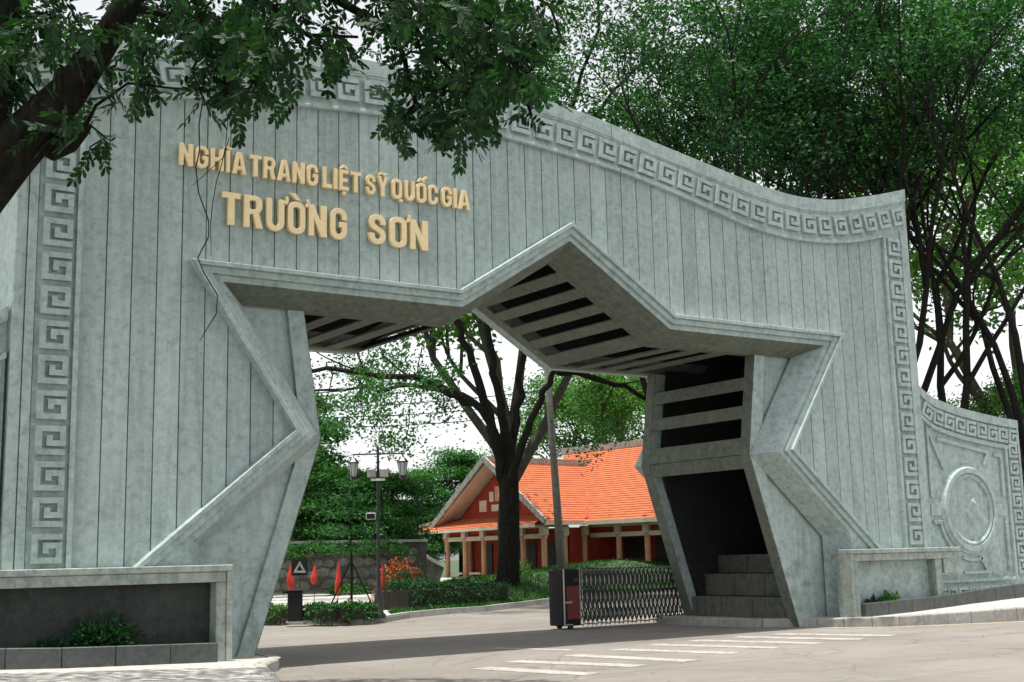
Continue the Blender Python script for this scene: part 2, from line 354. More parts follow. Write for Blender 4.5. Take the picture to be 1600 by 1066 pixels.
r = np.random.default_rng(55); C = []
for K_ in (KR, KL):
    for a, b in zip(K_[1:-3], K_[2:-2]):
        a, b = np.array(a), np.array(b); n = int(np.linalg.norm(b-a)*9); u = r.uniform(0, 1, (n, 1)); q = a+(b-a)*u; nn = np.array([-(b-a)[1], (b-a)[0]])/np.linalg.norm(b-a)
        o_ = np.abs(r.normal(size=(n, 1)))*.35*(1 if K_ is KL else 1)*r.choice([-1, 1], (n, 1)); q = q+nn*o_; inside = [pz(x, y)+.018 if (x > 0) == (K_ is KR) and ((K_ is KR and oo < 0) or (K_ is KL and oo > 0)) else ROADZ+.012 for (x, y), oo in zip(q, o_[:, 0])]
        C.append(np.column_stack([q, np.array(inside)+.004]))
C.append(np.column_stack([r.uniform(-9, 12, 260), r.uniform(-11, -1.2, 260), np.full(260, ROADZ+.012)]))
V, F = leaves(np.concatenate(C), .075, .04, 0, 9, 56); V[:, 2] = np.repeat(np.concatenate(C)[:, 2], 4)+r.uniform(0, .012, len(V))
fl_ = link('fallen_leaves', rawmesh('fallen_leaves', V, F, 'dry_leaf')); tag(fl_, 'dry fallen leaves scattered along the kerbs', 'leaves', kind='stuff')
# ================================================================== THE GATE
gate = empty('monumental_gate', (0, 0, 0))
tag(gate, 'tall grey stone memorial gate with star shaped opening, fret border and gold lettering', 'gate')
HALF = 10.88
top = smoothcurve([(-11.04, 9.90), (-10.31, 10.17), (-9.42, 10.42), (-7.62, 10.74), (-5.98, 10.97), (-4.22, 11.06), (-2.2, 11.10), (-.51, 11.03), (.6, 10.92), (2.07, 10.68), (3.94, 10.38), (5.5, 10.14), (6.6, 10.04), (7.5, 10.06), (8.4, 10.17), (9.85, 10.51), (11.0, 10.83)])
ptop = smoothcurve([(-11.0, 9.0), (-9.7, 9.30), (-8.65, 9.54), (-7.2, 9.75), (-5.11, 9.95), (-3.4, 10.05), (-2.0, 10.07), (-.68, 9.98), (.57, 9.88), (1.75, 9.74), (3.11, 9.50), (4.2, 9.27), (5.2, 9.07), (6.2, 8.97), (7.0, 8.96), (7.83, 9.01), (8.76, 9.14), (9.93, 9.42), (11, 9.7)])
IN = [(7.92, 1.4), (7.92, 2.08), (5.73, 3.90), (7.47, 6.455), (2.64, 6.455), (0, 8.09)]
INL = [(7.92+.83, 2.08-.69), (5.73, 3.90), (7.47, 6.455), (2.64, 6.455), (0, 8.09)]
full = lambda h: h+mir(h[:-1])
def off(d): return offset(full(INL), d)
BK = dict(A=(0, 7.80), U=(2.64, 6.20), T=(6.91, 6.20), S=(5.37, 3.88), L=(7.60, 2.0))
def pieces(x0, x1, zb, tf, M):
    """the parts of an upright strip that the star opening leaves; M: star corners (right half)"""
    A, U, T, Sx, L = M['A'], M['U'], M['T'], M['S'], M['L']
    if x1 <= 0: return [mir(p) for p in pieces(-x1, -x0, zb, lambda x: tf(-x), M)]
    if x0 < 0: return None
    arm = interp([A, U, T]); st = interp([Sx, T]); slo = interp([Sx, L])
    N = 4; xs = lambda a, b: [a+(b-a)*i/N for i in range(N+1)]
    def clean(a, b, brk): return sorted({a, b, *[q for q in brk if a < q < b]})
    out = []
    tp = lambda a, b: [(x, tf(x)) for x in reversed(xs(a, b))]
    bot = lambda a, b: [(x, slo(x) if x <= L[0] else zb) for x in clean(a, b, [L[0]])]
    def low(a, b):
        if b <= L[0]: return [(a, slo(a)), (b, slo(b))]
        if a >= L[0]: return [(a, zb), (b, zb)]
        return [(a, slo(a)), (L[0], L[1]), (L[0], zb), (b, zb)]
    if x1 <= T[0]:
        out.append([(x, arm(x)) for x in clean(x0, x1, [U[0]])]+tp(x0, x1))
        if x1 > Sx[0]:
            a = max(x0, Sx[0]); lo = low(a, x1); out.append(lo+[(x1, st(x1))]+([(a, st(a))] if a > Sx[0] else []))
    elif x0 >= T[0]:
        out.append(low(x0, x1)+tp(x0, x1))
    else:
        out.append(low(x0, x1)+tp(x0, x1)+[(x0, arm(x0)), T, (x0, st(x0))])
    return [p for p in out if abs(sum(p[i][0]*p[(i+1) % len(p)][1]-p[(i+1) % len(p)][0]*p[i][1] for i in range(len(p))))/2 > .004]
def offs(M_, d):
    P = offset(full([(M_['L'][0]+.83, M_['L'][1]-.69), M_['S'], M_['T'], M_['U'], M_['A']]), d); return dict(L=P[0], S=P[1], T=P[2], U=P[3], A=(0, P[4][1]))
mid = off(.17); MM = dict(L=mid[0], S=mid[1], T=mid[2], U=mid[3], A=(0, mid[4][1]))
PW = .42
for i in range(-1, 46):
    x0 = (i-22.5)*PW+.0105; x1 = x0+PW-.021; dy = random.uniform(-.004, .004)
    segs = [(x0, x1)] if not (x0 < 0 < x1) else [(x0, 0), (0, x1)]
    polys = []
    for a, b in segs: polys += pieces(a, b, .12, lambda x: ptop(x)+.03, MM)
    if len(segs) == 2:   # the middle panel over the star's tip
        a, b = x0, x1; tf = lambda x: ptop(x)+.03; ar = interp([(-MM['U'][0], MM['U'][1]), MM['A'], MM['U']])
        polys = [[(a, ar(a)), (0, ar(0)), (b, ar(b)), (b, tf(b)), (a, tf(a))]]
    for p in polys:
        MB().prism(p, dy, .05).build('facade_panel', 'panel', gate)
# backing wall behind the panels and rear wall
bk = MB()
e = np.linspace(-HALF, HALF, 25)
for a, b in zip(e, e[1:]):
    for aa, bb in ([(a, b)] if not (a < -1e-6 and b > 1e-6) else [(a, 0), (0, b)]):
        for p in pieces(aa, bb, .0, lambda x: top(x)-.25, MM): bk.prism(p, .056, .35)
bk.build('backing_wall', 'stone', gate)
rw = MB()
for a, b in zip(e, e[1:]):
    for aa, bb in ([(a, b)] if not (a < -1e-6 and b > 1e-6) else [(a, 0), (0, b)]):
        for p in pieces(aa, bb, .0, lambda x: top(x)-.25, BK): rw.prism(p, 4.31, 4.6)
rw.build('rear_wall', 'stone', gate)
xs = np.linspace(-HALF+.02, HALF-.02, 60); rf = MB()
for a, b in zip(xs, xs[1:]): rf.add([(a, .02, top(a)-.3), (b, .02, top(b)-.3), (b, 4.58, top(b)-.3), (a, 4.58, top(a)-.3), (a, .02, top(a)-.02), (b, .02, top(b)-.02), (b, 4.58, top(b)-.02), (a, 4.58, top(a)-.02)], [(0, 3, 2, 1), (4, 5, 6, 7), (0, 1, 5, 4), (2, 3, 7, 6)])
rf.build('roof_slab', 'stone', gate)
for sx in (-1, 1):
    x0, x1 = sorted((sx*(HALF-.3), sx*(HALF-.012))); MB().prism([(x0, 0), (x1, 0), (x1, top(x1)-.28), (x0, top(x0)-.28)], .36, 4.3).build('end_wall', 'stone', gate)
# star frame: three bands stepping back toward the opening
o32, o24, o12 = off(.32), off(.24), off(.12); inn = full(IN)
def band(outer, inner, y, name):
    h = len(outer)//2
    for a, b, pick in ((0, 1, 0), (1, 2, 0), (2, 3, 0), (3, 4, 0), (4, 5, 0), (5, 6, 0), (6, 7, 0), (7, 8, 0)):
        pass
    return MB().prism(list(outer)+list(reversed(inner)), y, .02).build(name, 'stone', gate, bevel=.008)
band(o32, o24, -.190, 'star_moulding'); band(o24, o12, -.125, 'star_moulding'); band(o12, inn, -.062, 'star_moulding')
# splayed reveals, one slab for each side of the star
FR = [(7.92, .05), (7.92, 2.08), (5.73, 3.90), (7.47, 6.455), (2.64, 6.455), (0, 8.09)]
BR = [(7.60, .05), BK['L'], BK['S'], BK['T'], BK['U'], BK['A']]
def outn(p, q, a):   # point a moved outward a bit: thickness of the slab
    return a
FRf, BRf = full(FR), full(BR); FRo = offset(FRf, .10); BRo = offset(BRf, .10)
for i in range(len(FRf)-1):
    f0, f1, b0, b1 = FRf[i], FRf[i+1], BRf[i], BRf[i+1]; F0, F1, B0, B1 = FRo[i], FRo[i+1], BRo[i], BRo[i+1]
    v = [(f0[0], -.058, f0[1]), (f1[0], -.058, f1[1]), (b1[0], .50, b1[1]), (b0[0], .50, b0[1]), (F0[0], -.04, F0[1]), (F1[0], -.04, F1[1]), (B1[0], .50, B1[1]), (B0[0], .50, B0[1])]
    MB().add(v, [(0, 1, 2, 3), (7, 6, 5, 4), (0, 4, 5, 1), (3, 2, 6, 7)]).build('star_reveal', 'soffit' if 3 <= i <= 6 else 'stone', gate)  # undersides take the shade-darkened tone
# passage: side columns, panels, soffit borders and bars
for sx in (-1, 1):
    M = lambda p: [(sx*x, z) for x, z in p] if sx > 0 else [(-x, z) for x, z in reversed(p)]
    MB().prism(M([(5.71, 6.2), (5.37, 3.88), (5.83, 4.57), (6.03, 6.2)]), .494, .80).build('column', 'stone', gate, bevel=.012)
    MB().prism(M([(5.37, 3.88), (6.66, -.05), (6.97, -.05), (5.86, 3.47)]), .494, .80).build('column', 'stone', gate, bevel=.012)
    MB().prism(M([(6.00, 6.42), (5.66, 4.25), (7.22, 6.42)]), .585, .70).build('recessed_panel', 'panel', gate)
    MB().prism(M([(5.70, 3.80), (6.90, -.02), (7.95, -.02), (7.95, 2.05)]), .585, .70).build('recessed_panel', 'panel', gate)
    MB().prism(M([(5.71, 6.2), (5.37, 3.88), (5.69, 3.83), (6.03, 6.2)]), 4.0, 4.308).build('column', 'stone', gate, bevel=.012)
    MB().prism(M([(5.37, 3.88), (6.66, -.05), (6.97, -.05), (5.69, 3.83)]), 4.0, 4.308).build('column', 'stone', gate, bevel=.012)
    for (xa, za), (xb, zb) in (((5.71, 6.198), (5.37, 3.882)), ((5.37, 3.878), (6.66, -.05))):
        for y0, y1 in ((.497, .80), (4.0, 4.306)):
            MB().prism(M([(xa-.006, za), (xb-.006, zb), (xb+.01, zb), (xa+.01, za)]), y0, y1).build('jamb_shade', 'soffit', gate)  # thin slab added to give the column's passage side a painted shade
    MB().prism(M([(5.95, 6.22), (5.65, 3.8), (6.93, 6.22)]), 4.32, 4.4).build('recessed_panel', 'panel', gate)
    MB().prism(M([(5.66, 3.7), (6.9, -.02), (7.63, -.02), (7.63, 1.97)]), 4.32, 4.4).build('recessed_panel', 'panel', gate)
    P0, P1 = Vector((5.71, 6.2)), Vector((5.37, 3.88)); d = (P1-P0).normalized(); n = Vector((-d.y, d.x)) if d.y < 0 else Vector((d.y, -d.x))
    n = Vector((abs(d.y), d.x*(1 if d.y > 0 else 1)));  n = Vector((-d.y, d.x))
    for a, b in ((.50, .80), (1.18, 1.48), (1.94, 2.335)):
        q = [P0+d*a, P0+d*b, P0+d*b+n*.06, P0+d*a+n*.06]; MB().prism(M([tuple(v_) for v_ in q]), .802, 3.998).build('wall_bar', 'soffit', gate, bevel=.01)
    P0, P1 = Vector((5.37, 3.88)), Vector((6.66, -.05)); d = (P1-P0).normalized(); n = Vector((-d.y, d.x))
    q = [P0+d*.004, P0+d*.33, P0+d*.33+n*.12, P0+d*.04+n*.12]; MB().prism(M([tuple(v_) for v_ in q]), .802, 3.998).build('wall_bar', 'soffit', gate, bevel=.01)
    # inner dark chamber: back wall and stone steps
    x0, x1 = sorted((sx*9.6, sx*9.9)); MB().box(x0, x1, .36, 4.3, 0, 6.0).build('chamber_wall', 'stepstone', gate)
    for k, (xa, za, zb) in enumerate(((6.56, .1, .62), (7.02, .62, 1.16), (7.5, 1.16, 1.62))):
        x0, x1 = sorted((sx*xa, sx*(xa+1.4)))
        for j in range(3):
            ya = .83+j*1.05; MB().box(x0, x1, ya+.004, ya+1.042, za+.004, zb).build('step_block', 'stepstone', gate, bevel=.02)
pathC = full([(5.71, 6.2), (2.64, 6.2), (0, 7.80)]); pathO = offset(pathC, .06)
for ya, yb in ((.494, .80), (4.0, 4.306)):
    for i in range(4):
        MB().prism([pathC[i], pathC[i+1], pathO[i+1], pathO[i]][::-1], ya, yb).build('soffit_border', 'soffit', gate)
for sx in (-1, 1):
    for a, b in ((5.12, 4.77), (4.34, 4.00), (3.57, 3.24)):
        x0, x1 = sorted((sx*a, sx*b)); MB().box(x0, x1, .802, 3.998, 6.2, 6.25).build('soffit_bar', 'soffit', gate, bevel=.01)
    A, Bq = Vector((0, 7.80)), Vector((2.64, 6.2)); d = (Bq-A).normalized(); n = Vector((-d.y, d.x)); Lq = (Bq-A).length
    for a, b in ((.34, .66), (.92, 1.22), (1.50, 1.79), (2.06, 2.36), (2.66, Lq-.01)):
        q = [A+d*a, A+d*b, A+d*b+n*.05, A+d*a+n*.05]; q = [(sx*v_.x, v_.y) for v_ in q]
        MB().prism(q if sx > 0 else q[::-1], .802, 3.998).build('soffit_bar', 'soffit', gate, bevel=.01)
# near-black sheets added so the hollow inside reads as deep shade
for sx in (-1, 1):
    x0, x1 = sorted((sx*9.56, sx*9.59)); MB().box(x0, x1, .37, 4.29, 0, 9.0).build('void_shade_sheet', 'void_shade', gate)
MB().prism([(x, top(x)-.34) for x in np.linspace(-9.5, 9.5, 40)]+[(x, top(x)-.31) for x in np.linspace(9.5, -9.5, 40)], .36, 4.3).build('void_shade_sheet', 'void_shade', gate)
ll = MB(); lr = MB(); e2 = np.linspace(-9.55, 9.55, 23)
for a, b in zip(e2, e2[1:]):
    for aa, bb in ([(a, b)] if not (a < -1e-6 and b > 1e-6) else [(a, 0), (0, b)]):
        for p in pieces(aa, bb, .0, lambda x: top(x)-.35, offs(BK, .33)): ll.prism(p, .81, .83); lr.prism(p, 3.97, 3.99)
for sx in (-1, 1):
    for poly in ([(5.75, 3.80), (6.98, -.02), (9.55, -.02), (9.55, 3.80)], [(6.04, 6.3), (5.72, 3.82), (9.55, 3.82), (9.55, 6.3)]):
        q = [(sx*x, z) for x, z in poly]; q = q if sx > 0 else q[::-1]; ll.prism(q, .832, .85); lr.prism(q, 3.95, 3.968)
ll.build('void_shade_sheet', 'void_shade', gate); lr.build('void_shade_sheet', 'void_shade', gate)
# top band: plain coping, fret field, lower moulding
def strip(fa, fb, x0, x1, n=70):
    X = np.linspace(x0, x1, n); return [(x, fa(x)) for x in X]+[(x, fb(x)) for x in X[::-1]]
def joined(name, fa, fb, x0, x1, y0, y1, mat, bev=0, k=5):
    E_ = np.linspace(x0, x1, k+1)
    for a, b in zip(E_, E_[1:]): MB().prism(strip(fa, fb, a+.004, b-.004, 22), y0, y1).build(name, mat, gate, bevel=bev)
joined('fret_field', lambda x: ptop(x), lambda x: top(x)-.30, -HALF, HALF, -.030, .054, 'stone', 0, 7)
joined('coping_stone', lambda x: top(x)-.305, lambda x: top(x), -HALF, HALF, -.075, .30, 'stone', .01, 9)
joined('coping_fillet', lambda x: top(x)-.345, lambda x: top(x)-.308, -HALF, HALF, -.055, .0, 'stone', 0, 7)
joined('lower_moulding', lambda x: ptop(x)-.012, lambda x: ptop(x)+.055, -9.80, 9.80, -.105, .0, 'stone', .012, 7)
joined('lower_moulding', lambda x: ptop(x)+.060, lambda x: ptop(x)+.11, -9.80, 9.80, -.065, .0, 'stone', .0, 7)
# side bands
for sx in (-1, 1):
    def vb(xa, xb, z0, z1f, y0, name, bev=.008):
        a, b = sorted((sx*xa, sx*xb)); MB().prism([(a, z0), (b, z0), (b, z1f(b)), (a, z1f(a))], y0, .05).build(name, 'stone', gate, bevel=bev)
    vb(9.872, 9.955, .12, ptop, -.100, 'border_moulding'); vb(9.958, 10.55, .12, lambda x: ptop(x)-.004, -.030, 'fret_field', 0)
    vb(10.565, 10.70, .12, lambda x: ptop(x)+.06, -.070, 'border_moulding'); vb(10.715, HALF, .12, lambda x: top(x)-.31, -.045, 'border_moulding')
# fret motifs
KEY = [(1.0, .10), (.10, .10), (.10, .90), (.90, .90), (.90, .40), (.46, .40), (.46, .66)]
fretA = MB().prism([((x-.5), (z-.5)) for x, z in ribbon(KEY, .20)], -.085, 0).mesh('fret_motif', 'stone')
fretB = MB().prism([((x-.5), (.5-z)) for x, z in ribbon(KEY, .20)][::-1], -.085, 0).mesh('fret_motif', 'stone')
def fret(parent, x, z, ang, size, k, y=-.028):
    o = link('fret_motif', fretA if k % 2 else fretB, parent); o.location = (x, y, z); o.rotation_euler = (0, -ang, 0); o.scale = (size, 1, size); return o
s = -10.62; k = 0
fc = lambda x: (ptop(x)+.11+top(x)-.35)/2
while s < 10.62:
    sl_ = math.atan((fc(s+.1)-fc(s-.1))/.2); fret(gate, s, fc(s), sl_, min(.44, (top(s)-ptop(s)-.5)*.95), k); s += .562*math.cos(sl_); k += 1
for sx in (-1, 1):
    z = 1.99; k = 0
    while z < fc(sx*10.25)-.40: fret(gate, sx*10.25, z, math.pi/2*0, .45, k); z += .553; k += 1

# ---------------------------------------------------------------- lettering
def arc(cx, cz, r, a0, a1, n=5): return [(cx+r*math.cos(math.radians(a0+(a1-a0)*i/n)), cz+r*math.sin(math.radians(a0+(a1-a0)*i/n))) for i in range(n+1)]
def rrect(x0, z0, x1, z1, r): return arc(x1-r, z0+r, r, -90, 0)+arc(x1-r, z1-r, r, 0, 90)+arc(x0+r, z1-r, r, 90, 180)+arc(x0+r, z0+r, r, 180, 270)
t_ = .168; wd = .55; h_ = t_/2
def rib(p): return [(ribbon(p, t_), [])]
O_ = [(rrect(0, -.01, wd, 1.01, .25), [rrect(t_, .16, wd-t_, .84, .085)[::-1]])]
G_ = {'I': (t_, [([(0, 0), (t_, 0), (t_, 1), (0, 1)], [])]),
 'N': (.58, [([(0, 0), (t_, 0), (t_, .55), (.39, 0), (.58, 0), (.58, 1), (.39, 1), (.39, .45), (t_, 1), (0, 1)], [])]),
 'H': (.57, [([(0, 0), (t_, 0), (t_, .42), (.38, .42), (.38, 0), (.57, 0), (.57, 1), (.38, 1), (.38, .59), (t_, .59), (t_, 1), (0, 1)], [])]),
 'A': (.62, [([(0, 0), (.185, 0), (.215, .19), (.405, .19), (.435, 0), (.62, 0), (.42, 1), (.2, 1)], [[(.24, .34), (.31, .78), (.38, .34)]])]),
 'T': (.54, [([(.175, 0), (.365, 0), (.365, .83), (.54, .83), (.54, 1), (0, 1), (0, .83), (.175, .83)], [])]),
 'L': (.46, [([(0, 0), (.46, 0), (.46, .17), (t_, .17), (t_, 1), (0, 1)], [])]),
 'E': (.47, [([(0, 0), (.47, 0), (.47, .17), (t_, .17), (t_, .42), (.43, .42), (.43, .58), (t_, .58), (t_, .83), (.46, .83), (.46, 1), (0, 1)], [])]),
 'Y': (.60, [([(.205, 0), (.395, 0), (.395, .42), (.6, 1), (.40, 1), (.3, .62), (.2, 1), (0, 1), (.205, .42)], [])]),
 'R': (.57, [([(0, 0), (t_, 0), (t_, .42), (.27, .42), (.37, 0), (.57, 0), (.455, .45)]+arc(.35, .68, .2, -45, 0, 3)+arc(.35, .80, .2, 0, 90, 4)+[(0, 1)], [rrect(t_, .57, .365, .85, .06)[::-1]])]),
 'U': (wd, rib([(h_, 1), (h_, .36)]+arc(.275, .265, .191, 180, 360, 8)+[(wd-h_, 1)])),
 'O': (wd, O_),
 'Q': (.60, O_+[([(.34, -.03), (.50, -.16), (.62, -.07), (.49, .015), (.41, -.025)], [])]),
 'C': (wd, rib([(wd-h_, .62)]+arc(.275, .735, .191, 0, 180, 8)+arc(.275, .265, .191, 180, 360, 8)+[(wd-h_, .38)])),
 'G': (wd, rib([(wd-h_, .64)]+arc(.275, .735, .191, 0, 180, 8)+arc(.275, .265, .191, 180, 340, 8)+[(wd-h_, .30), (wd-h_, .475), (.29, .475)])),
 'S': (.54, rib([(.445, .66)]+arc(.27, .74, .175, 0, 180, 7)+[(.095, .70), (.13, .60), (.41, .42), (.445, .32)]+arc(.27, .26, .175, 0, -180, 7)+[(.095, .36)]))}
MK = {'tilde': lambda c: [(ribbon([(c-.2, 1.08), (c-.12, 1.16), (c-.03, 1.15), (c+.05, 1.10), (c+.13, 1.10), (c+.2, 1.17)], .085), [])],
 'circ': lambda c: [([(c-.22, 1.05), (c-.10, 1.05), (c, 1.14), (c+.10, 1.05), (c+.22, 1.05), (c+.07, 1.25), (c-.07, 1.25)], [])],
 'dot': lambda c: [([(c-.08, -.22), (c+.08, -.22), (c+.08, -.07), (c-.08, -.07)], [])],
 'acute2': lambda c: [([(c+.10, 1.20), (c+.20, 1.18), (c+.38, 1.36), (c+.24, 1.38)], [])],
 'grave': lambda c: [([(c-.02, 1.06), (c+.12, 1.06), (c-.02, 1.26), (c-.22, 1.26)], [])],
 'horn': lambda c: [(ribbon([(c+.30, .90), (c+.36, .95), (c+.37, 1.05), (c+.35, 1.13)], .09), [])]}
def word(chars, x0, x1, z0, cap, gap=.115):
    tot = sum(G_[c[0]][0] for c in chars)+gap*(len(chars)-1); sc = (x1-x0)/tot; x = 0
    for c in chars:
        wdt, polys = G_[c[0]]; mb = MB(); sm = MB()
        for ps in [polys]+[MK[k_](wdt/2) for k_ in c[1:]]:
            for poly, holes in ps:
                T_ = lambda p: [((px+x)*sc+x0, pz_*cap+z0) for px, pz_ in p]
                poly = T_(poly); holes = [T_(q) for q in holes]
                mb.prism(poly, -.115, -.03, holes)
        mb.build('letter', 'gold', gate, bevel=.003); x += wdt+gap
for txt, a, b in ((['N', 'G', 'H', ('I', 'tilde'), 'A'], -8.30, -7.10), (list('TRANG'), -7.03, -5.72), (['L', 'I', ('E', 'circ', 'dot'), 'T'], -5.62, -4.85), (['S', ('Y', 'tilde')], -4.74, -4.28), (['Q', 'U', ('O', 'circ', 'acute2'), 'C'], -4.19, -3.19), (list('GIA'), -3.10, -2.46)):
    word([c if isinstance(c, tuple) else (c,) for c in txt], a, b, 8.40, .385)
for txt, a, b in ((['T', 'R', ('U', 'horn'), ('O', 'horn', 'grave'), 'N', 'G'], -7.53, -5.14), (['S', ('O', 'horn'), 'N'], -4.69, -3.42)):
    word([c if isinstance(c, tuple) else (c,) for c in txt], a, b, 7.465, .575)

# ================================================================== WING WALLS
def wing(sx, label):
    root = empty('wing_wall', (sx*10.93, .10, .2)); tag(root, label, 'wall', 'carved walls flanking the gate')
    W = 4.05; tc = smoothcurve([(0, 5.53), (.45, 5.28), (.85, 5.17), (1.6, 5.03), (2.4, 4.93), (3.2, 4.85), (4.05, 4.79)])
    X = lambda x: sx*x
    def P(poly, y0, y1, name, bev=0, holes=(), par=root, mat='stone'):
        q = [(X(x), z) for x, z in poly]; hh = [[(X(x), z) for x, z in h] for h in holes]
        if sx < 0: q = q[::-1]; hh = [h[::-1] for h in hh]
        return MB().prism(q, y0, y1, hh).build(name, mat, par, bevel=bev)
    xs = np.linspace(0, W, 24)
    P([(x, -.3) for x in (0, W)]+[(x, tc(x)-.02) for x in xs[::-1]], 0, .45, 'wall_body')
    P([(x, tc(x)-.22) for x in xs]+[(x, tc(x)) for x in xs[::-1]], -.07, .47, 'coping_stone', .01)
    P([(x, tc(x)-.82) for x in xs if x < W-.5]+[(x, tc(x)-.72) for x in xs[::-1] if x < W-.5], -.075, .0, 'moulding', .008)
    P([(W-.08, -.3), (W, -.3), (W, tc(W)-.225), (W-.08, tc(W)-.225)], -.07, .0, 'moulding', .008)
    P([(W-.66, .62), (W-.58, .62), (W-.58, tc(W-.6)-.73), (W-.66, tc(W-.66)-.73)], -.082, .0, 'moulding', .008)
    P([(.04, .60), (W-.6, .60), (W-.6, .68), (.04, .68)], -.06, .0, 'moulding', .008)
    P([(.06, .7), (.13, .7), (.13, tc(.1)-.83), (.06, tc(.1)-.83)], -.05, .0, 'moulding', .008)
    s_ = .32; k = 0
    while s_ < W-.25:
        a = math.atan((tc(s_+.1)-tc(s_-.1))/.2); o = fret(root, X(s_), tc(s_)-.47, a*sx, .38, k, .002); s_ += .445*math.cos(a); k += 1
    for j in range(8): fret(root, X(W-.33), .95+j*.43, 0, .36, j, .002)
    for j in range(9): fret(root, X(.3+j*.43), .30, 0, .38, j, .002)
    # medallion
    cx, cz = 1.72, 2.42
    ring = MB().lathe([(.80, -.02), (.80, .06), (.86, .10), (.92, .06), (.93, .115), (1.05, .115), (1.09, .05), (1.13, .05), (1.15, -.01)], X(cx), 0, cz, 56, 'Y'); ring.build('medallion_ring', 'stone', root, smooth=False)
    n = 44; vs = []; fs = []
    for i in range(n+1):
        for j in range(56):
            r = .80*i/n; a = 2*math.pi*j/56; x, z = r*math.cos(a), r*math.sin(a)
            hill = max(0, .34-abs(x-.1)*.55-abs(z-.12)*.6)*.30
            wave = .034*math.sin(17*math.hypot(x+.15, z+.62)+2*math.sin(5*x))*(1 if z < .1 else .35)
            cloud = .024*math.sin(19*x+6*math.sin(8*z))*(1 if z > .1 else 0)
            h = .015+hill+wave+cloud+.012*math.sin(41*x)*math.sin(37*z)
            vs.append((X(cx+x), -max(.004, h), cz+z))
    for i in range(n):
        for j in range(56): fs.append((i*56+j, i*56+(j+1) % 56, (i+1)*56+(j+1) % 56, (i+1)*56+j))
    MB().add(vs, fs).build('medallion_relief', 'panel', root, smooth=True)
    # raised panel frames around the medallion: straight ribs with an arc toward the ring
    def rib_(p, w_=.085): P(ribbon(p, w_), -.07, .0, 'panel_rib', .006)
    def ringarc(a0, a1, r=1.27): return [(cx+r*math.cos(math.radians(a)), cz+r*math.sin(math.radians(a))) for a in np.linspace(a0, a1, 8)]
    L0, R0, B0 = .24, W-.86, .84; T0 = lambda x: tc(x)-.98
    rib_([(L0, 2.72), (L0, T0(L0)), (.80, 3.42)]); rib_([(L0, 2.1), (.52, 2.1)]+[q for q in ringarc(196, 232)]+[(.62, B0), (L0, B0), (L0, 2.1)][:2])
    rib_([(.62, T0(.62)-.05), (R0-.55, T0(R0-.5)-.02), (R0-.75, 3.55)]); rib_([(R0-.28, T0(R0-.28)-.05), (R0, T0(R0)-.05), (R0, 2.75)])
    rib_([(R0-.02, 2.15), (R0, 2.15), (R0, B0)]); rib_([(1.3, B0), (R0-.9, B0), (R0-1.2, 1.2)]); rib_(ringarc(250, 285))
    P([(L0-.06, 2.26), (.58, 2.26), (.58, 2.56), (L0-.06, 2.56)], -.05, 0, 'panel_rib', .006); P([(2.88, 2.26), (R0+.1, 2.26), (R0+.1, 2.56), (2.88, 2.56)], -.05, 0, 'panel_rib', .006)
    return root
wing(1, 'lower carved stone wall with round medallion, right of the gate')
wing(-1, 'lower carved stone wall at the far left edge beside the gate')

# ================================================================== PLANTERS
def planter(sx, label, LN=3.3):
    root = empty('stone_planter', (sx*7.4, -.5, .15)); tag(root, label, 'planter', 'niche planters built against the gate')
    x_ = lambda a: sx*a
    def B(a, b, y0, y1, z0, z1, name, mat='ledge', bev=.012):
        x0, x1 = sorted((x_(a), x_(b))); return MB().box(x0, x1, y0, y1, z0, z1).build(name, mat, root, bevel=bev)
    B(0, LN+.7, 0, .46, 1.43, 1.535, 'top_slab'); B(.102, LN+.32, .035, .46, 1.262, 1.428, 'lintel')
    B(0, .10, 0, .46, -.3, 1.428, 'end_pier'); B(.102, .27, .035, .46, -.3, 1.26, 'end_pier')
    B(.275, LN, .30, .36, -.3, 1.26, 'back_panel', 'stone' if sx > 0 else 'stain_shade_stone')
    B(LN-.24, LN, .06, .298, .3, 1.26, 'end_pier', 'ledge')
    q = [(x_(LN+u), z) for u, z in ((.32, 1.425), (.7, 1.425), (.56, 1.05), (.4, .92), (.05, .92), (.05, 1.26), (.32, 1.26))]
    MB().prism(q if sx < 0 else q[::-1], .04, .44).build('scroll_bracket', 'ledge', root, bevel=.012)
    x0, x1 = sorted((x_(.28), x_(LN-.25))); MB().box(x0, x1, .06, .298, -.2, .17).build('soil', 'soil', root)
    # granite curb in blocks, running on past the planter
    e_ = [.275, 1.05, 1.9, 2.7, 3.5, 4.3, 5.1, 5.9, 6.7]
    for a, b in zip(e_, e_[1:]):
        za, zb = pz(7.4+a, -.5)-.15, pz(7.4+b, -.5)-.15; xa, xb = x_(a+.004), x_(b-.004); ya = -.09-(.0 if b < 3.6 else .0)
        v = [(xa, ya, -.3), (xb, ya, -.3), (xb, .05, -.3), (xa, .05, -.3), (xa, ya, za+.30), (xb, ya, zb+.30), (xb, .05, zb+.30), (xa, .05, za+.30)]
        f = [(0, 3, 2, 1), (4, 5, 6, 7), (0, 1, 5, 4), (1, 2, 6, 5), (2, 3, 7, 6), (3, 0, 4, 7)]
        MB().add(v, f if sx > 0 else [q_[::-1] for q_ in f]).build('curb_block', 'granite', root, bevel=.01)
    return root
planter(1, 'grey stone niche planter at the foot of the gate, right side'); planter(-1, 'grey stone niche planter at the foot of the gate, left side', 5.4)
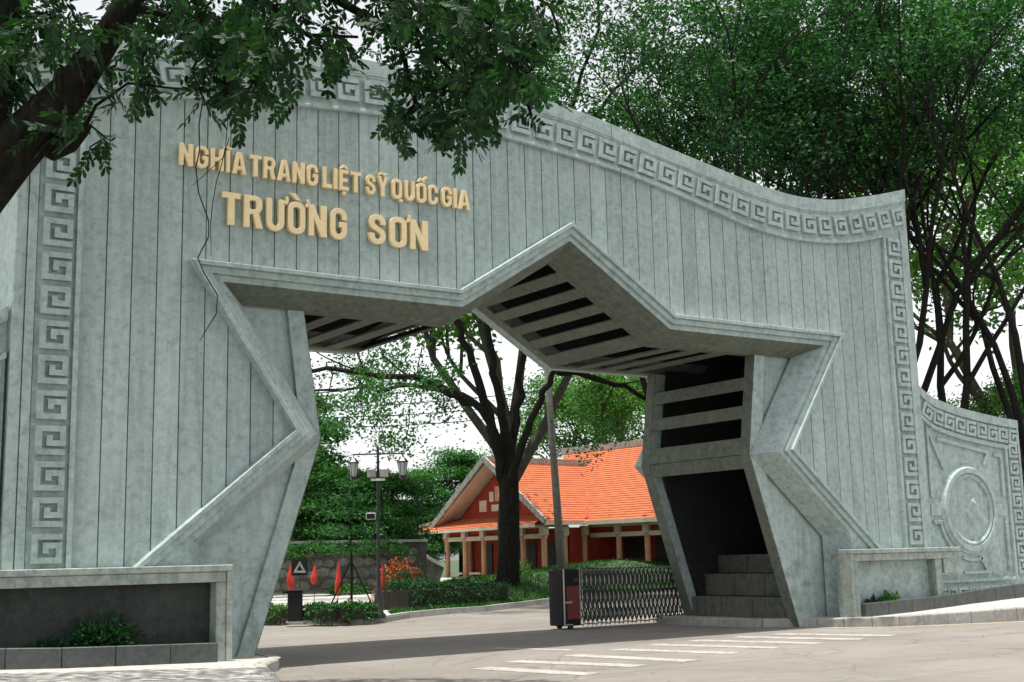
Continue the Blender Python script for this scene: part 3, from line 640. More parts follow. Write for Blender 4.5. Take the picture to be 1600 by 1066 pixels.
def shrub(name, label, c, rad, n, mat, l, wd_, group=None, seed=1, stems=5, cat='plant'):
    root = empty(name, tuple(c)); tag(root, label, cat, group); r = np.random.default_rng(seed)
    u = unit(r.normal(size=(n, 3))); u[:, 2] = np.abs(u[:, 2]); rr = r.uniform(.35, 1, (n, 1))**.6
    lump = 1+.25*np.sin(u[:, :1]*7+seed)*np.cos(u[:, 1:2]*6+seed*2)
    C = u*rr*lump*np.array(rad)+np.array([0, 0, .02]); V, F = leaves(C, l, wd_, -.3, .4, seed)
    link('foliage', rawmesh('foliage', V, F, mat), root)
    sb = MB()
    for k in range(stems):
        a = 2*math.pi*k/stems; sb.tube([(0, 0, 0), (math.cos(a)*rad[0]*.3, math.sin(a)*rad[1]*.3, rad[2]*.5), (math.cos(a)*rad[0]*.7, math.sin(a)*rad[1]*.7, rad[2]*.8)], [.012, .009, .004], 5)
    sb.build('stems', 'bark', root); return root
shrub('planter_shrub', 'low bright green plant growing in the right planter', (8.8, -.36, .30), (.34, .14, .34), 500, 'leaf_light', .09, .05, seed=3)
shrub('planter_shrub', 'darker low plant at the left side of the bright green planter plant', (8.25, -.36, .30), (.30, .13, .24), 380, 'leaf_dark', .09, .045, seed=4)
shrub('planter_shrub', 'largest dark shrub in the shaded left planter', (-9.45, -.34, .30), (.60, .14, .62), 1100, 'leaf_dark', .10, .05, seed=5)
shrub('planter_shrub', 'small dark shrub left of the largest shrub in the left planter', (-10.25, -.30, .30), (.30, .14, .32), 420, 'leaf_dark', .09, .045, seed=6)
shrub('planter_shrub', 'faint green weeds near the inner end of the left planter', (-8.35, -.36, .30), (.35, .12, .14), 240, 'leaf_mid', .07, .035, seed=7)

# ================================================================== FOLDING GATE
fg = empty('folding_gate', (2.9, 4.75, ROADZ)); tag(fg, 'black and silver retractable folding gate pulled back against the right pier', 'gate')
H = 1.42
MB().box(0, .50, -.30, .30, .08, H).build('head_unit', 'dark_box', fg, bevel=.03)
MB().box(.10, .47, -.312, -.302, .24, 1.02).build('red_panel', 'gate_red', fg, bevel=.003)
MB().box(.33, .44, -.310, -.302, 1.13, 1.19).build('indicator', 'gate_red', fg)
for x_, z0, z1, hh in ((.05, .1, .13, .02), (.05, .62, .64, .02)): MB().box(.03, .26, -.316, -.302, z0, z0+.03).build('trim', 'steel', fg)
for x_ in (.02, .49): MB().box(x_-.015, x_+.015, -.32, -.303, .08, H).build('trim', 'steel', fg)
for y in (-.22, .22): MB().lathe([(.0, -.03), (.07, -.03), (.07, .03), (.0, .03)], .25, y, .07, 14, 'Y').build('wheel', 'black_metal', fg)
np_ = 26; pit = .138
post = MB().tube([(0, 0, .05), (0, 0, H-.02)], .013, 8).mesh('post', 'steel')
xb = MB()
for k in range(3):
    z0 = .16+k*.40
    xb.tube([(0, 0, z0), (pit, 0, z0+.40)], .017, 6); xb.tube([(0, .03, z0+.40), (pit, .03, z0)], .017, 6)
xbm = xb.mesh('scissor_bars', 'black_metal'); rail = MB().tube([(0, 0, 0), (pit*.92, 0, .035)], .022, 6).mesh('top_tube', 'steel')
for i in range(np_):
    for y in (-.24, .24):
        o = link('post', post, fg); o.location = (.62+i*pit, y, 0)
        if i < np_-1: o = link('scissor_bars', xbm, fg); o.location = (.62+i*pit, y-.03, 0)
    o = link('top_tube', rail, fg); o.location = (.62+i*pit, -.24, H-.04)
    if i % 3 == 0: MB().tube([(.62+i*pit, -.24, .09), (.62+i*pit, .24, .09)], .015, 6).build('axle', 'black_metal', fg)

# ================================================================== BEHIND THE GATE
# far kerb, plaza, lawn mound
pl = MB(); n = 0
plz = [(x, y) for x, y in farK if x < 5.2]
vs = [(x, y, .09) for x, y in plz]+[(x+20+i*.9, y+38, .55) for i, (x, y) in enumerate(plz)]; k = len(plz)
pl.add(vs, [(i, i+1, k+i+1, k+i) for i in range(k-1)]); plaza = tag(pl.build('plaza', 'pave'), kind='structure')
P = [Vector((x, y, 0)) for x, y in farK[2:]]
for a, b in zip(P, P[1:]):
    L_ = (b-a).length; n = max(1, int(L_/1.0)); dd = (b-a).normalized(); nn = Vector((-dd.y, dd.x, 0))
    for i in range(n):
        q0 = a+dd*(L_*i/n+.008); q1 = a+dd*(L_*(i+1)/n-.008); m_ = MB()
        m_.add([q0+Vector((0, 0, -.1)), q1+Vector((0, 0, -.1)), q1+nn*.2+Vector((0, 0, -.1)), q0+nn*.2+Vector((0, 0, -.1)), q0+nn*.02+Vector((0, 0, .14)), q1+nn*.02+Vector((0, 0, .14)), q1+nn*.2+Vector((0, 0, .14)), q0+nn*.2+Vector((0, 0, .14))],
               [(0, 1, 5, 4), (4, 5, 6, 7), (2, 3, 7, 6), (3, 0, 4, 7), (1, 2, 6, 5)])
        m_.build('kerb_stone', 'kerbstone', plaza)
# lawn rising to the right behind the kerb: rows sampled along the kerb
Kx = [(610, 969, .20), (640, 965, .36), (700, 960, .62), (760, 956, .80), (830, 947, .98), (895, 938, 1.15), (960, 931, 1.36), (1060, 922, 1.66), (1180, 912, 1.9), (1350, 905, 2.1)]
lw = []; NR = 12
for px, py, hh in Kx:
    b_ = gp(px, py, ROADZ)
    for i in range(NR+1):
        u = i/NR; q = CAM+(b_-CAM)*np.array([1+.30*u]*3); ht = .10+(hh-.10)*(3*(min(1, u*1.3))**2-2*(min(1, u*1.3))**3)
        q = CAM[:2]+(b_[:2]-CAM[:2])*(1+.012+.42*u); lw.append((q[0], q[1], ht))
LV = np.array(lw).reshape(len(Kx), NR+1, 3)
fs = [(i*(NR+1)+j, (i+1)*(NR+1)+j, (i+1)*(NR+1)+j+1, i*(NR+1)+j+1) for i in range(len(Kx)-1) for j in range(NR)]
lawn = MB().add(lw, fs).build('lawn_mound', 'grass_soil', None, smooth=True); tag(lawn, kind='structure')
def lawnpt(u, v):
    a = min(len(Kx)-1.001, max(0, u*(len(Kx)-1))); b_ = min(NR-.001, v*NR); i, j = int(a), int(b_); fa, fb = a-i, b_-j
    return (LV[i, j]*(1-fa)+LV[i+1, j]*fa)*(1-fb)+(LV[i, j+1]*(1-fa)+LV[i+1, j+1]*fa)*fb
r = np.random.default_rng(5); C = np.array([lawnpt(a, b_) for a, b_ in zip(r.uniform(0, .9, 15000), r.uniform(0, 1, 15000)**1.2)])
V, F = leaves(C+np.array([0, 0, -.01]), .17, .05, -1.6, 0, 9); gr = link('grass', rawmesh('grass', V, F, 'leaf_grass')); tag(gr, 'short grass covering the mound behind the gate', 'grass', kind='stuff')
# clipped hedges
def hedge(label, pts, h, wdt, n, mat, seed, l=.12):
    a0 = Vector(pts[0]); root = empty('hedge', pts[0]); tag(root, label, 'hedge'); r = np.random.default_rng(seed); Cs = []; core = MB()
    for a, b in zip(pts, pts[1:]):
        a, b = Vector(a), Vector(b); d = (b-a); L_ = d.length; d.normalize(); nn = Vector((-d.y, d.x, 0)); m_ = int(n*L_)
        uu = r.uniform(0, L_, m_); vv = r.uniform(-1, 1, m_); zz = r.uniform(0, 1, m_)
        k_ = r.integers(0, 3, m_); vv = np.where(k_ == 0, np.sign(vv)*1, vv); zz = np.where(k_ != 0, 1, zz)
        hb = h*(1+.12*np.sin(uu*2.1+seed)+.08*np.sin(uu*5.3))
        q = np.array(a-a0)[None]+np.array(d)[None]*uu[:, None]+np.array(nn)[None]*(vv*wdt/2*(1-.25*(zz > .8)))[:, None]; q[:, 2] += zz*hb; Cs.append(q+r.normal(size=q.shape)*.04)
        core.bar(a-a0+Vector((0, 0, h*.45)), b-a0+Vector((0, 0, h*.45)), wdt*.8, h*.8)
    C = np.concatenate(Cs); V, F = leaves(C, l, l*.5, 0, .6, seed); link('foliage', rawmesh('foliage', V, F, mat), root); core.build('inner_branches', 'vine', root); return root
g_ = lambda px, py, z=.1: tuple(gp(px, py, z))
hedge('low clipped hedge along the far kerb beside the black box', [g_(405, 969), g_(446, 969)], .34, .5, 700, 'leaf_light', 11)
hedge('longer low clipped hedge between the black box and the lamp post', [g_(478, 970), g_(530, 970), g_(585, 967)], .36, .55, 700, 'leaf_mid', 12)
hb = [tuple(lawnpt(u, .12)) for u in (.03, .12, .24, .36)]
hedge('tall dark hedge along the kerb below the pavilion', [(x, y, .1) for x, y, z in hb], .72, 1.1, 800, 'leaf_dark', 13)
# black box + triangle sign
q = gp(461, 971, .1); bb = empty('black_bin', tuple(q)); tag(bb, 'upright black box standing on the far kerb between the hedges', 'box')
MB().box(-.20, .20, -.16, .16, .0, .80).build('body', 'dark_box', bb, bevel=.015); MB().box(-.22, .22, -.18, .18, .803, .85).build('lid', 'dark_box', bb, bevel=.015); MB().box(-.23, .23, -.19, .19, -.04, .0).build('base', 'kerbstone', bb)
bb.rotation_euler = (0, 0, -.45)
q = dp(468, 945, 37); sg = empty('warning_sign', (q[0], q[1], .1)); tag(sg, 'black square sign with grey triangle on a thin post behind the black box', 'sign'); sg.rotation_euler = (0, 0, -.45)
zc = dp(468, 887, 37)[2]-.1
MB().tube([(0, 0, 0), (0, 0, zc)], .02, 8).build('post', 'black_metal', sg); MB().box(-.24, .24, -.04, -.022, zc-.23, zc+.23).build('plate', 'dark_box', sg)
MB().prism([(-.19, -.15+zc), (.19, -.15+zc), (0, .19+zc)], -.052, -.042, [[(-.09, -.09+zc), (0, .07+zc), (.09, -.09+zc)]]).build('triangle', 'ridge_grey', sg)
# furled red flags
def flag(label, px, y0, y1, dep, wdt):
    a = dp(px, y0, dep); b_ = dp(px, y1, dep); root = empty('furled_flag', (a[0], a[1], .2)); tag(root, label, 'flag', 'furled red flags on the plaza')
    z1, z0 = a[2]-.2, b_[2]-.2; r = random.Random(px); vs = []; n = 14; H_ = z1-z0
    for i in range(n+1):
        u = i/n; w_ = wdt*(.10+.80*math.sin(min(1, u*1.35)*math.pi/2)**1.4+.07*math.sin(u*9+px))*(1 if u < .72 else 1-(u-.72)*1.9); sh = .025*math.sin(u*5+px)
        for k in range(10):
            an = 2*math.pi*k/10; f_ = 1+.16*math.sin(3*an+u*4+px); vs.append((math.cos(an)*w_*f_*.5+sh, math.sin(an)*w_*f_*.4, z1-u*H_))
    m_ = MB().add(vs, [(i*10+k, i*10+(k+1) % 10, (i+1)*10+(k+1) % 10, (i+1)*10+k) for i in range(n) for k in range(10)]+[tuple(range(10)), tuple(n*10+k for k in range(9, -1, -1))])
    m_.build('cloth', 'flag_red', root, smooth=True); MB().tube([(0, 0, -.1), (0, 0, z1+.06)], .014, 8).build('pole', 'black_metal', root)
flag('furled red flag right behind the black box', 455, 877, 928, 38.5, .26)
flag('smallest furled red flag, between the triangle sign and the staked sapling', 491, 881, 913, 46, .28)
flag('furled red flag with a bulge, just left of the staked sapling', 528, 875, 929, 42, .24)
flag('narrow furled red flag tucked behind the lamp post', 597, 877, 937, 41, .20)
# lamp post with two lanterns
q = gp(592, 966, .1); lp = empty('lamp_post', tuple(q)); tag(lp, 'black lamp post with two hanging lanterns on a crossarm', 'lamp post'); lp.rotation_euler = (0, 0, -.60)
dl = float(np.dot(q-CAM, _fw)); LH = dp(589, 697, dl)[2]-q[2]; ah = dp(589, 706, dl)[2]-q[2]
MB().lathe([(.20, 0), (.20, .10), (.13, .16), (.13, .62), (.09, .70), (.07, .95), (.048, 1.2), (.038, ah-.3), (.034, LH), (.0, LH+.12)], 0, 0, 0, 14).build('pole', 'black_metal', lp, smooth=True)
MB().tube([(-.72, 0, ah), (.72, 0, ah)], .022, 8).build('crossarm', 'black_metal', lp)
for sx in (-1, 1): MB().tube([(0, 0, LH), (sx*.35, 0, ah+.02)], .008, 6).build('brace', 'black_metal', lp)
for sx in (-1, 1):
    x = sx*.70; lan = MB().lathe([(.0, .0), (.05, -.02), (.165, -.14), (.17, -.17), (.0, -.17)], x, 0, ah-.08, 6); lo = lan.build('lantern', 'black_metal', lp)
    MB().tube([(x, 0, ah), (x, 0, ah-.09)], .012, 6).build('hook', 'black_metal', lo)
    MB().lathe([(.135, -.175), (.08, -.55), (.0, -.55)], x, 0, ah-.08, 6).build('pane', 'glass_pale', lo)
    for k in range(6):
        a = 2*math.pi*k/6; MB().tube([(x+.14*math.cos(a), .14*math.sin(a), ah-.25), (x+.085*math.cos(a), .085*math.sin(a), ah-.64)], .010, 5).build('rib', 'black_metal', lo)
    MB().lathe([(.11, 0), (.11, -.04), (.05, -.10), (.0, -.10)], x, 0, ah-.63, 6).build('finial', 'black_metal', lo)
    MB().box(sx*.06+sx*0-.0 if sx > 0 else -.30, .30 if sx > 0 else -.06, -.10, .02, ah-.66, ah-.44).build('floodlight', 'ridge_grey', lp, bevel=.01)
MB().box(-.2, .2, -.06, .0, ah-.76, ah-.70).build('bracket', 'white_paint', lp)
MB().box(-.34, -.06, -.13, .01, ah-1.86, ah-1.66).build('speaker_box', 'ridge_grey', lp, bevel=.02); MB().box(-.31, -.09, -.134, -.131, ah-1.83, ah-1.69).build('speaker_grille', 'dark_box', lp)
# staked sapling
q = gp(549, 956, .15); sp = empty('staked_sapling', tuple(q)); tag(sp, 'thin young tree held by slanting stakes beside the lamp post', 'tree')
MB().tube([(0, 0, 0), (.02, 0, 1.2), (-.02, .02, 2.6), (.03, 0, 3.9)], [.045, .04, .03, .015], 8).build('trunk', 'bark', sp)
for a in (2.5, 2.9, 5.6): MB().tube([(math.cos(a)*.75, math.sin(a)*.75, 0), (0, 0, 1.55)], .02, 6).build('stake', 'bark', sp)
r = np.random.default_rng(21); C = np.concatenate([np.array([0, 0, z])+r.normal(size=(420, 3))*np.array([rr, rr, .10]) for z, rr in ((1.95, .3), (2.5, .55), (3.0, .5), (3.5, .4), (3.9, .2))])
V, F = leaves(C, .12, .06, 0, 1.2, 22); link('crown', rawmesh('crown', V, F, 'leaf_mid'), sp)
# stone retaining wall with coping, of separate rough stones
wr = empty('stone_wall', (0, 0, 0)); A = dp(395, 925, 52); B = dp(668, 921, 56); A[2] = .5; B[2] = .5
d = Vector(B-A); L_ = d.length; d.normalize(); nn = Vector((d.y, -d.x, 0)); Hh = 1.95
tag(wr, 'rough grey rubble stone retaining wall behind the plaza', 'wall'); wr.location = tuple(A)
MB().bar(Vector((0, 0, Hh/2))-nn*.3, d*L_+Vector((0, 0, Hh/2))-nn*.3, .5, Hh).build('wall_core', 'mortar', wr)
MB().bar(Vector((0, 0, Hh+.06))-nn*.25, d*L_+Vector((0, 0, Hh+.06))-nn*.25, .7, .12).build('coping', 'kerbstone', wr)
stones = []
for k in range(6):
    m_ = MB(); rr = random.Random(k); pts_ = [(math.cos(2*math.pi*i/7)*.5*rr.uniform(.8, 1.08), math.sin(2*math.pi*i/7)*.5*rr.uniform(.8, 1.08)) for i in range(7)]
    vs = [(x, .0, z) for x, z in pts_]+[(x*.72, -.10*rr.uniform(.7, 1.3), z*.72) for x, z in pts_]
    m_.add(vs, [(i, (i+1) % 7, 7+(i+1) % 7, 7+i) for i in range(7)]+[tuple(range(7, 14))]); stones.append(m_.mesh('stone', 'wall_stone'))
nx = int(L_/.62); ang = math.atan2(d.y, d.x)
for j in range(4):
    for i in range(nx):
        if nx*4 > 300 and (i*4+j) >= 300: continue
        x = (i+.5*(j % 2)+random.uniform(-.12, .12)+.5)*.62; z = (j+.5)*.46+random.uniform(-.06, .06)
        o = link('stone', stones[random.randrange(6)], wr); o.location = d*x+Vector((0, 0, z))-nn*.045; o.rotation_euler = (0, random.uniform(-3, 3)*0, ang); s_ = random.uniform(.60, .86); o.scale = (s_, random.uniform(.5, 1.2), s_*random.uniform(.6, .8))
for k, (u, up_z, sz, lab) in enumerate(((.12, 1.6, .9, 'green shrub spilling over the left part of the rubble wall'), (.33, 1.75, .8, 'green shrub on top of the rubble wall behind the small flag'), (.52, 0., .8, 'green shrub at the foot of the rubble wall near the sapling'), (.70, 1.7, 1.0, 'green shrub spilling over the rubble wall behind the lamp post'), (.90, 0., .9, 'green shrub at the right end of the rubble wall'))):
    q = Vector(A)+d*(L_*u)+nn*.35+Vector((0, 0, up_z-.3)); shrub('wall_shrub', lab, tuple(q), (sz*1.3, sz*.6, sz*.7), 900, 'leaf_bright', .15, .08, 'shrubs at the rubble wall', 60+k, 5, 'shrub')
# white stair rail
a, b_ = dp(642, 857, 57), dp(685, 882, 58); hr = empty('stair_rail', tuple(a)); tag(hr, 'white sloping stair parapet left of the pavilion', 'railing'); v = Vector(b_-a)
MB().bar((0, 0, 0), v, .25, .16).build('parapet', 'white_paint', hr, bevel=.02); MB().bar(Vector((0, 0, -.7)), v+Vector((0, 0, -.7)), .22, 1.2).build('side_wall', 'wall_stone', hr)
shrub('flowering_bush', 'bush with red orange flowers in front of the pavilion corner', tuple(lawnpt(.05, .55)), (1.0, .9, 1.5), 900, 'leaf_mid', .13, .06, seed=31, cat='bush')
fb = bpy.data.objects['flowering_bush']; r = np.random.default_rng(33); u = unit(r.normal(size=(420, 3))); u[:, 2] = abs(u[:, 2]); V, F = leaves(u*np.array([1.0, .9, 1.5])*r.uniform(.8, 1.08, (420, 1)), .11, .09, 0, .5, 34); tag(link('flowers', rawmesh('flowers', V, F, 'flower'), fb), kind='stuff')
shrub('flowering_bush', 'small pale bush with flowers right of the big trunk', tuple(lawnpt(.42, .62)), (.5, .5, .7), 420, 'leaf_light', .11, .06, seed=36, cat='bush')

# ================================================================== PAVILION
O = dp(700, 912, 80); az = math.radians(174.5)
pv = empty('tiled_pavilion', (O[0], O[1], O[2]), 0); tag(pv, 'red columned pavilion with orange tiled gabled roof behind the big tree', 'building')
em = Vector((math.sin(az), math.cos(az), 0)); er = Vector((math.sin(az-math.pi/2), math.cos(az-math.pi/2), 0))
def Q(s_, r_, z): return em*s_+er*r_+Vector((0, 0, z))
def qbar(a, b, w_, h2, name, mat, par=pv, bev=0): return MB().bar(a, b, w_, h2).build(name, mat, par, bevel=bev)
def slab(s0, s1, r0, r1, z0, z1, name, mat):
    c = [Q(s0, r0, 0), Q(s1, r0, 0), Q(s1, r1, 0), Q(s0, r1, 0)]; v = [p_+Vector((0, 0, z0)) for p_ in c]+[p_+Vector((0, 0, z1)) for p_ in c]
    return MB().add(v, [(0, 3, 2, 1), (4, 5, 6, 7), (0, 1, 5, 4), (1, 2, 6, 5), (2, 3, 7, 6), (3, 0, 4, 7)]).build(name, mat, pv)
W = 9.3; MR = 3.6; ML = 24
slab(-.6, W+.6, -.5, MR, -1.2, .0, 'plinth', 'kerbstone'); slab(0, ML, MR, 15, -1.2, .3, 'plinth', 'kerbstone')
def tiles(a0, a1, b0, b1, rows, name, par=pv, th=.03):
    """roof plane with eave a0-a1 and ridge b0-b1, stepped in courses with round tile ribs"""
    a0, a1, b0, b1 = map(Vector, (a0, a1, b0, b1)); nrm = (a1-a0).cross(b0-a0).normalized()
    if nrm.z < 0: nrm = -nrm
    m_ = MB()
    for i in range(rows):
        u0, u1 = i/rows, (i+1)/rows; p0, p1 = a0.lerp(b0, u0), a1.lerp(b1, u0); q0, q1 = a0.lerp(b0, u1), a1.lerp(b1, u1)
        m_.add([p0+nrm*th, p1+nrm*th, q1, q0, p0-nrm*.03, p1-nrm*.03], [(0, 1, 2, 3), (4, 5, 1, 0)])
    return m_.build(name, 'roof_tile', par)
def rafterboard(a, b, w_=.14, h2=.34, mat='ridge_grey', name='verge'): return qbar(a, b, w_, h2, name, mat)
zE, zP = 3.35, 7.35; ov = .75; RW = 11.0; gr0 = -.55
s0, s1, sm = -ov, W+ov, W/2
# wing slopes (upper gable roof)
zg = zE+.55
tiles(Q(s1, gr0, zE+.2), Q(s1, RW, zE+.2), Q(sm, gr0, zP), Q(sm, RW, zP), 26, 'roof_slope'); tiles(Q(s0, RW, zE+.2), Q(s0, gr0, zE+.2), Q(sm, RW, zP), Q(sm, gr0, zP), 26, 'roof_slope')
rafterboard(Q(sm, gr0-.05, zP+.12), Q(sm, RW, zP+.12), .34, .36, 'ridge_grey', 'ridge')
rafterboard(Q(s0-.1, gr0-.08, zE+.18), Q(sm, gr0-.08, zP+.16)); rafterboard(Q(s1+.1, gr0-.08, zE+.18), Q(sm, gr0-.08, zP+.16))
# soffit of the gable overhang, pediment
for ss in (s0, s1): MB().quad(Q(ss, gr0, zE+.05), Q(sm, gr0, zP-.14), Q(sm, .9, zP-.14), Q(ss, .9, zE+.05)).build('gable_soffit', 'cream', pv)
MB().add([Q(.3, .55, zE+.35), Q(W-.3, .55, zE+.35), Q(sm, .55, zP-.5)], [(0, 1, 2)]).build('pediment', 'house_red', pv)
for sa, sb, za, zb, mt in ((sm-1.9, sm-1.2, zE+1.0, zE+1.7, 'cream'), (sm+1.2, sm+1.9, zE+1.0, zE+1.7, 'cream'), (sm-.7, sm+.7, zE+1.0, zE+1.4, 'cream'), (sm-.35, sm+.35, zE+1.6, zE+2.5, 'column_orange'), (sm-.9, sm-.5, zE+1.6, zE+2.2, 'cream'), (sm+.5, sm+.9, zE+1.6, zE+2.2, 'cream')):
    slab(sa, sb, .46, .54, za, zb, 'pediment_ornament', mt)
# front skirt roof and its left hip corner
tiles(Q(s0-2.3, -1.25, zE-.12), Q(s1-.2, -1.25, zE+.02), Q(.2, .5, zE+.62), Q(W-.2, .5, zE+.62), 6, 'skirt_roof')
tiles(Q(s0-2.3, 6, zE-.12), Q(s0-2.3, -1.25, zE-.12), Q(.2, 6, zE+1.0), Q(.2, .5, zE+.62), 6, 'skirt_roof')
rafterboard(Q(s0-2.35, -1.3, zE-.05), Q(.1, .4, zE+.78), .2, .22, 'ridge_grey', 'hip_ridge')
rafterboard(Q(s0-2.4, -1.3, zE-.2), Q(s1-.1, -1.3, zE-.06), .12, .16, 'cream', 'eave_board')
rafterboard(Q(s1+.05, -.6, zE+.08), Q(s1+.05, MR-.8, zE+.08), .12, .2, 'cream', 'eave_board')
# main roof
zM = 8.45; rm = 9.4; mr0 = MR-1.0
tiles(Q(W-2.5, mr0, zE+.18), Q(ML+.8, mr0, zE+.18), Q(1.0, rm, zM), Q(ML+.8, rm, zM), 34, 'roof_slope'); tiles(Q(ML+.8, 2*rm-mr0, zE+.2), Q(0, 2*rm-mr0, zE+.2), Q(ML+.8, rm, zM), Q(1., rm, zM), 20, 'roof_slope')
rafterboard(Q(.8, rm, zM+.12), Q(ML+.8, rm, zM+.12), .4, .42, 'ridge_grey', 'ridge'); rafterboard(Q(W+.6, mr0-.06, zE+.08), Q(ML+.8, mr0-.06, zE+.08), .12, .24, 'cream', 'eave_board')
v0, v1 = Q(s1, mr0+.2, zE+.35), Q(sm, 8.6, zP+.1); rafterboard(v0, v1, .25, .1, 'house_red', 'valley')
# columns, beams, walls
def column(s_, r_, z1=2.75, z0=0.):
    c = Q(s_, r_, 0); m_ = MB().lathe([(.24, z0), (.24, z0+.18), (.17, z0+.24), (.165, z1-.15), (.23, z1-.06), (.23, z1)], c.x, c.y, 0, 12); m_.build('column', 'column_orange', pv, smooth=False)
    slab(s_-.2, s_+.2, r_-.2, r_+.2, z1+.002, z1+.55, 'bracket', 'cream')
for i in range(6): column(W*i/5, 0)
for i in range(1, 3): column(0, i*1.8); column(W, i*1.6)
for i in range(1, 7): column(W+i*2.3, MR+.2, 2.75, .3)
for r_, a, b in ((0, 0, W), (MR+.2, W, ML)):
    qbar(Q(a-.2, r_, 2.72), Q(b+.2, r_, 2.72), .2, .26, 'beam', 'cream'); qbar(Q(a-.2, r_, 3.28), Q(b+.2, r_, 3.28), .2, .18, 'beam', 'cream')
    slab(a, b, r_+.06, r_+.12, 2.86, 3.19, 'frieze', 'house_red')
slab(0, W, 2.0, 2.15, 0, 3.2, 'wall', 'house_red'); slab(W-.1, ML, MR+2.0, MR+2.2, .3, 3.2, 'wall', 'house_red')
slab(W-.16, W-.04, 2.0, MR+2.0, 0, 3.2, 'wall', 'house_red')
for i in range(4): slab(1.0+i*2.1, 2.1+i*2.1, 1.92, 1.99, 0.1, 2.4, 'door', 'house_dark')
for i in range(5): slab(W+1.0+i*2.6, W+2.6+i*2.6, MR+1.9, MR+1.98, .4, 2.5, 'door', 'house_dark')
for i in range(2): slab(.4+i*1.85, 1.5+i*1.85, -.05, .05, .55, .68, 'balustrade', 'cream')

# ================================================================== POLES AND WIRES
a, b_ = dp(878, 886, 56), dp(856, 590, 56); up_ = empty('utility_pole', (a[0], a[1], a[2]-.2)); tag(up_, 'leaning grey concrete utility pole right of the big tree trunk', 'pole'); v = Vector(b_-a)
MB().tube([(0, 0, -.3), tuple(v*.5), tuple(v*1.5)], [.20, .165, .11], 12).build('shaft', 'pole_concrete', up_, smooth=True)
qt = v*1.47; MB().bar(qt+Vector((-.9, .6, 0)), qt+Vector((.9, -.6, 0)), .10, .10).build('crossarm', 'pole_concrete', up_)
for k, (ya, yb) in enumerate(((632, 622), (647, 641), (662, 658))):
    A_ = Vector(dp(300, ya, 60)); B_ = Vector(dp(862, yb-14, 56)); pts_ = []
    for i in range(17):
        u = i/16; q = A_.lerp(B_, u); q.z -= 1.6*4*u*(1-u)*.25; pts_.append(q)
    tag(MB().tube(pts_, .02, 5).build('power_cable', 'black_metal'), ['topmost power cable crossing left of the utility pole', 'middle power cable crossing left of the utility pole', 'lowest power cable crossing left of the utility pole'][k], 'cable', 'power cables behind the gate')

# ================================================================== TREES
class Tree:
    def __init__(s, seed): s.r = random.Random(seed); s.mb = MB(); s.tips = []; s.seed = seed
    def limb(s, pts, r0, r1, n=9):
        k = len(pts); s.mb.tube(pts, r0 if isinstance(r0, list) else [r0+(r1-r0)*i/(k-1) for i in range(k)], n, True)
    def grow(s, p, d, L, rad, lvl, spread=.55, up=.12, kids=(2, 3), fl=.74, fr=.62, nd=6):
        p, d = Vector(p), Vector(d).normalized(); pts = [p]; q = p; dd = d; n = 4
        for i in range(n):
            j = Vector((s.r.uniform(-1, 1), s.r.uniform(-1, 1), s.r.uniform(-.6, .6)))*.16
            dd = (dd+j+Vector((0, 0, up*.5))).normalized(); q = q+dd*(L/n); pts.append(q)
        s.limb(pts, rad, rad*fr, nd if lvl > 1 else 5)
        if lvl <= 0:
            s.tips.append(q)
            if s.r.random() < .4: s.tips.append(pts[2])
            return
        if lvl <= 1: s.tips.append(q)
        for c in range(s.r.randint(*kids)):
            ax = dd.orthogonal().normalized(); ax.rotate(Matrix.Rotation(s.r.uniform(0, 6.28), 3, dd)); nd_ = dd.copy(); nd_.rotate(Matrix.Rotation(s.r.uniform(.5, 1.15)*spread, 3, ax))
            st = q if c < 2 else pts[s.r.choice((2, 3))]
            s.grow(st, nd_, L*fl*s.r.uniform(.8, 1.15), rad*fr*s.r.uniform(.8, 1), lvl-1, spread, up, kids, fl, fr, nd)
    def crown(s, n, sig, l, wd_, mat, flat=.7, down=0., up=.6):
        r = np.random.default_rng(s.seed); T = np.array([tuple(q) for q in s.tips]); idx = r.integers(0, len(T), n); w_ = r.uniform(.5, 1.3, len(T))
        C = T[idx]+r.normal(size=(n, 3))*(sig*w_[idx])[:, None]*np.array([1, 1, flat]); V, F = leaves(C, l, wd_, down, up, s.seed); return rawmesh('crown', V, F, mat)
def place(name, label, group, loc, rz, sc, trunk, crown, cat='tree'):
    root = empty(name, loc, rz); root.scale = (sc,)*3; tag(root, label, cat, group); link('trunk', trunk, root); link('crown', crown, root); return root
# -- tall trees behind the gate: three growth forms, set out singly
forms = []
for k, (sd, mat) in enumerate(((101, 'leaf_mid'), (102, 'leaf_dark'), (103, 'leaf_mid'))):
    T = Tree(sd); T.limb([(0, 0, -.3), (.05, 0, 1.2), (.0, .1, 3.2)], .34, .26, 10)
    for j in range(4):
        a = 2*math.pi*j/4+T.r.uniform(-.3, .3); tl = T.r.uniform(.22, .5)
        T.grow((0, .1, 2.6+.35*j*.5), (math.cos(a)*tl, math.sin(a)*tl, 1), 6.6, .135, 4, .66, .09, (2, 3), .66, .64, 7)
    forms.append((T.mb.mesh('trunk', 'bark'), T.crown(23000, .42, .17, .085, mat, .6, .2, .6)))
RT_ = [(1085, 47, 0, 1.0, 0.3, 'forking tree whose crown reaches left over the falling gate top'), (1165, 42, 1, .98, 2.0, 'tree standing close behind the falling gate top'), (1250, 52, 2, 1.15, 3.3, 'tall tree with upright trunk above the dip of the gate top'), (1370, 44, 2, 1.05, 4.2, 'tree above the upturned right corner of the gate'), (1490, 43, 1, 1.08, 5.0, 'many stemmed tree behind the carved wing wall'), (1640, 43, 0, 1.0, 0.9, 'tree at the right edge of the picture behind the wing wall')]
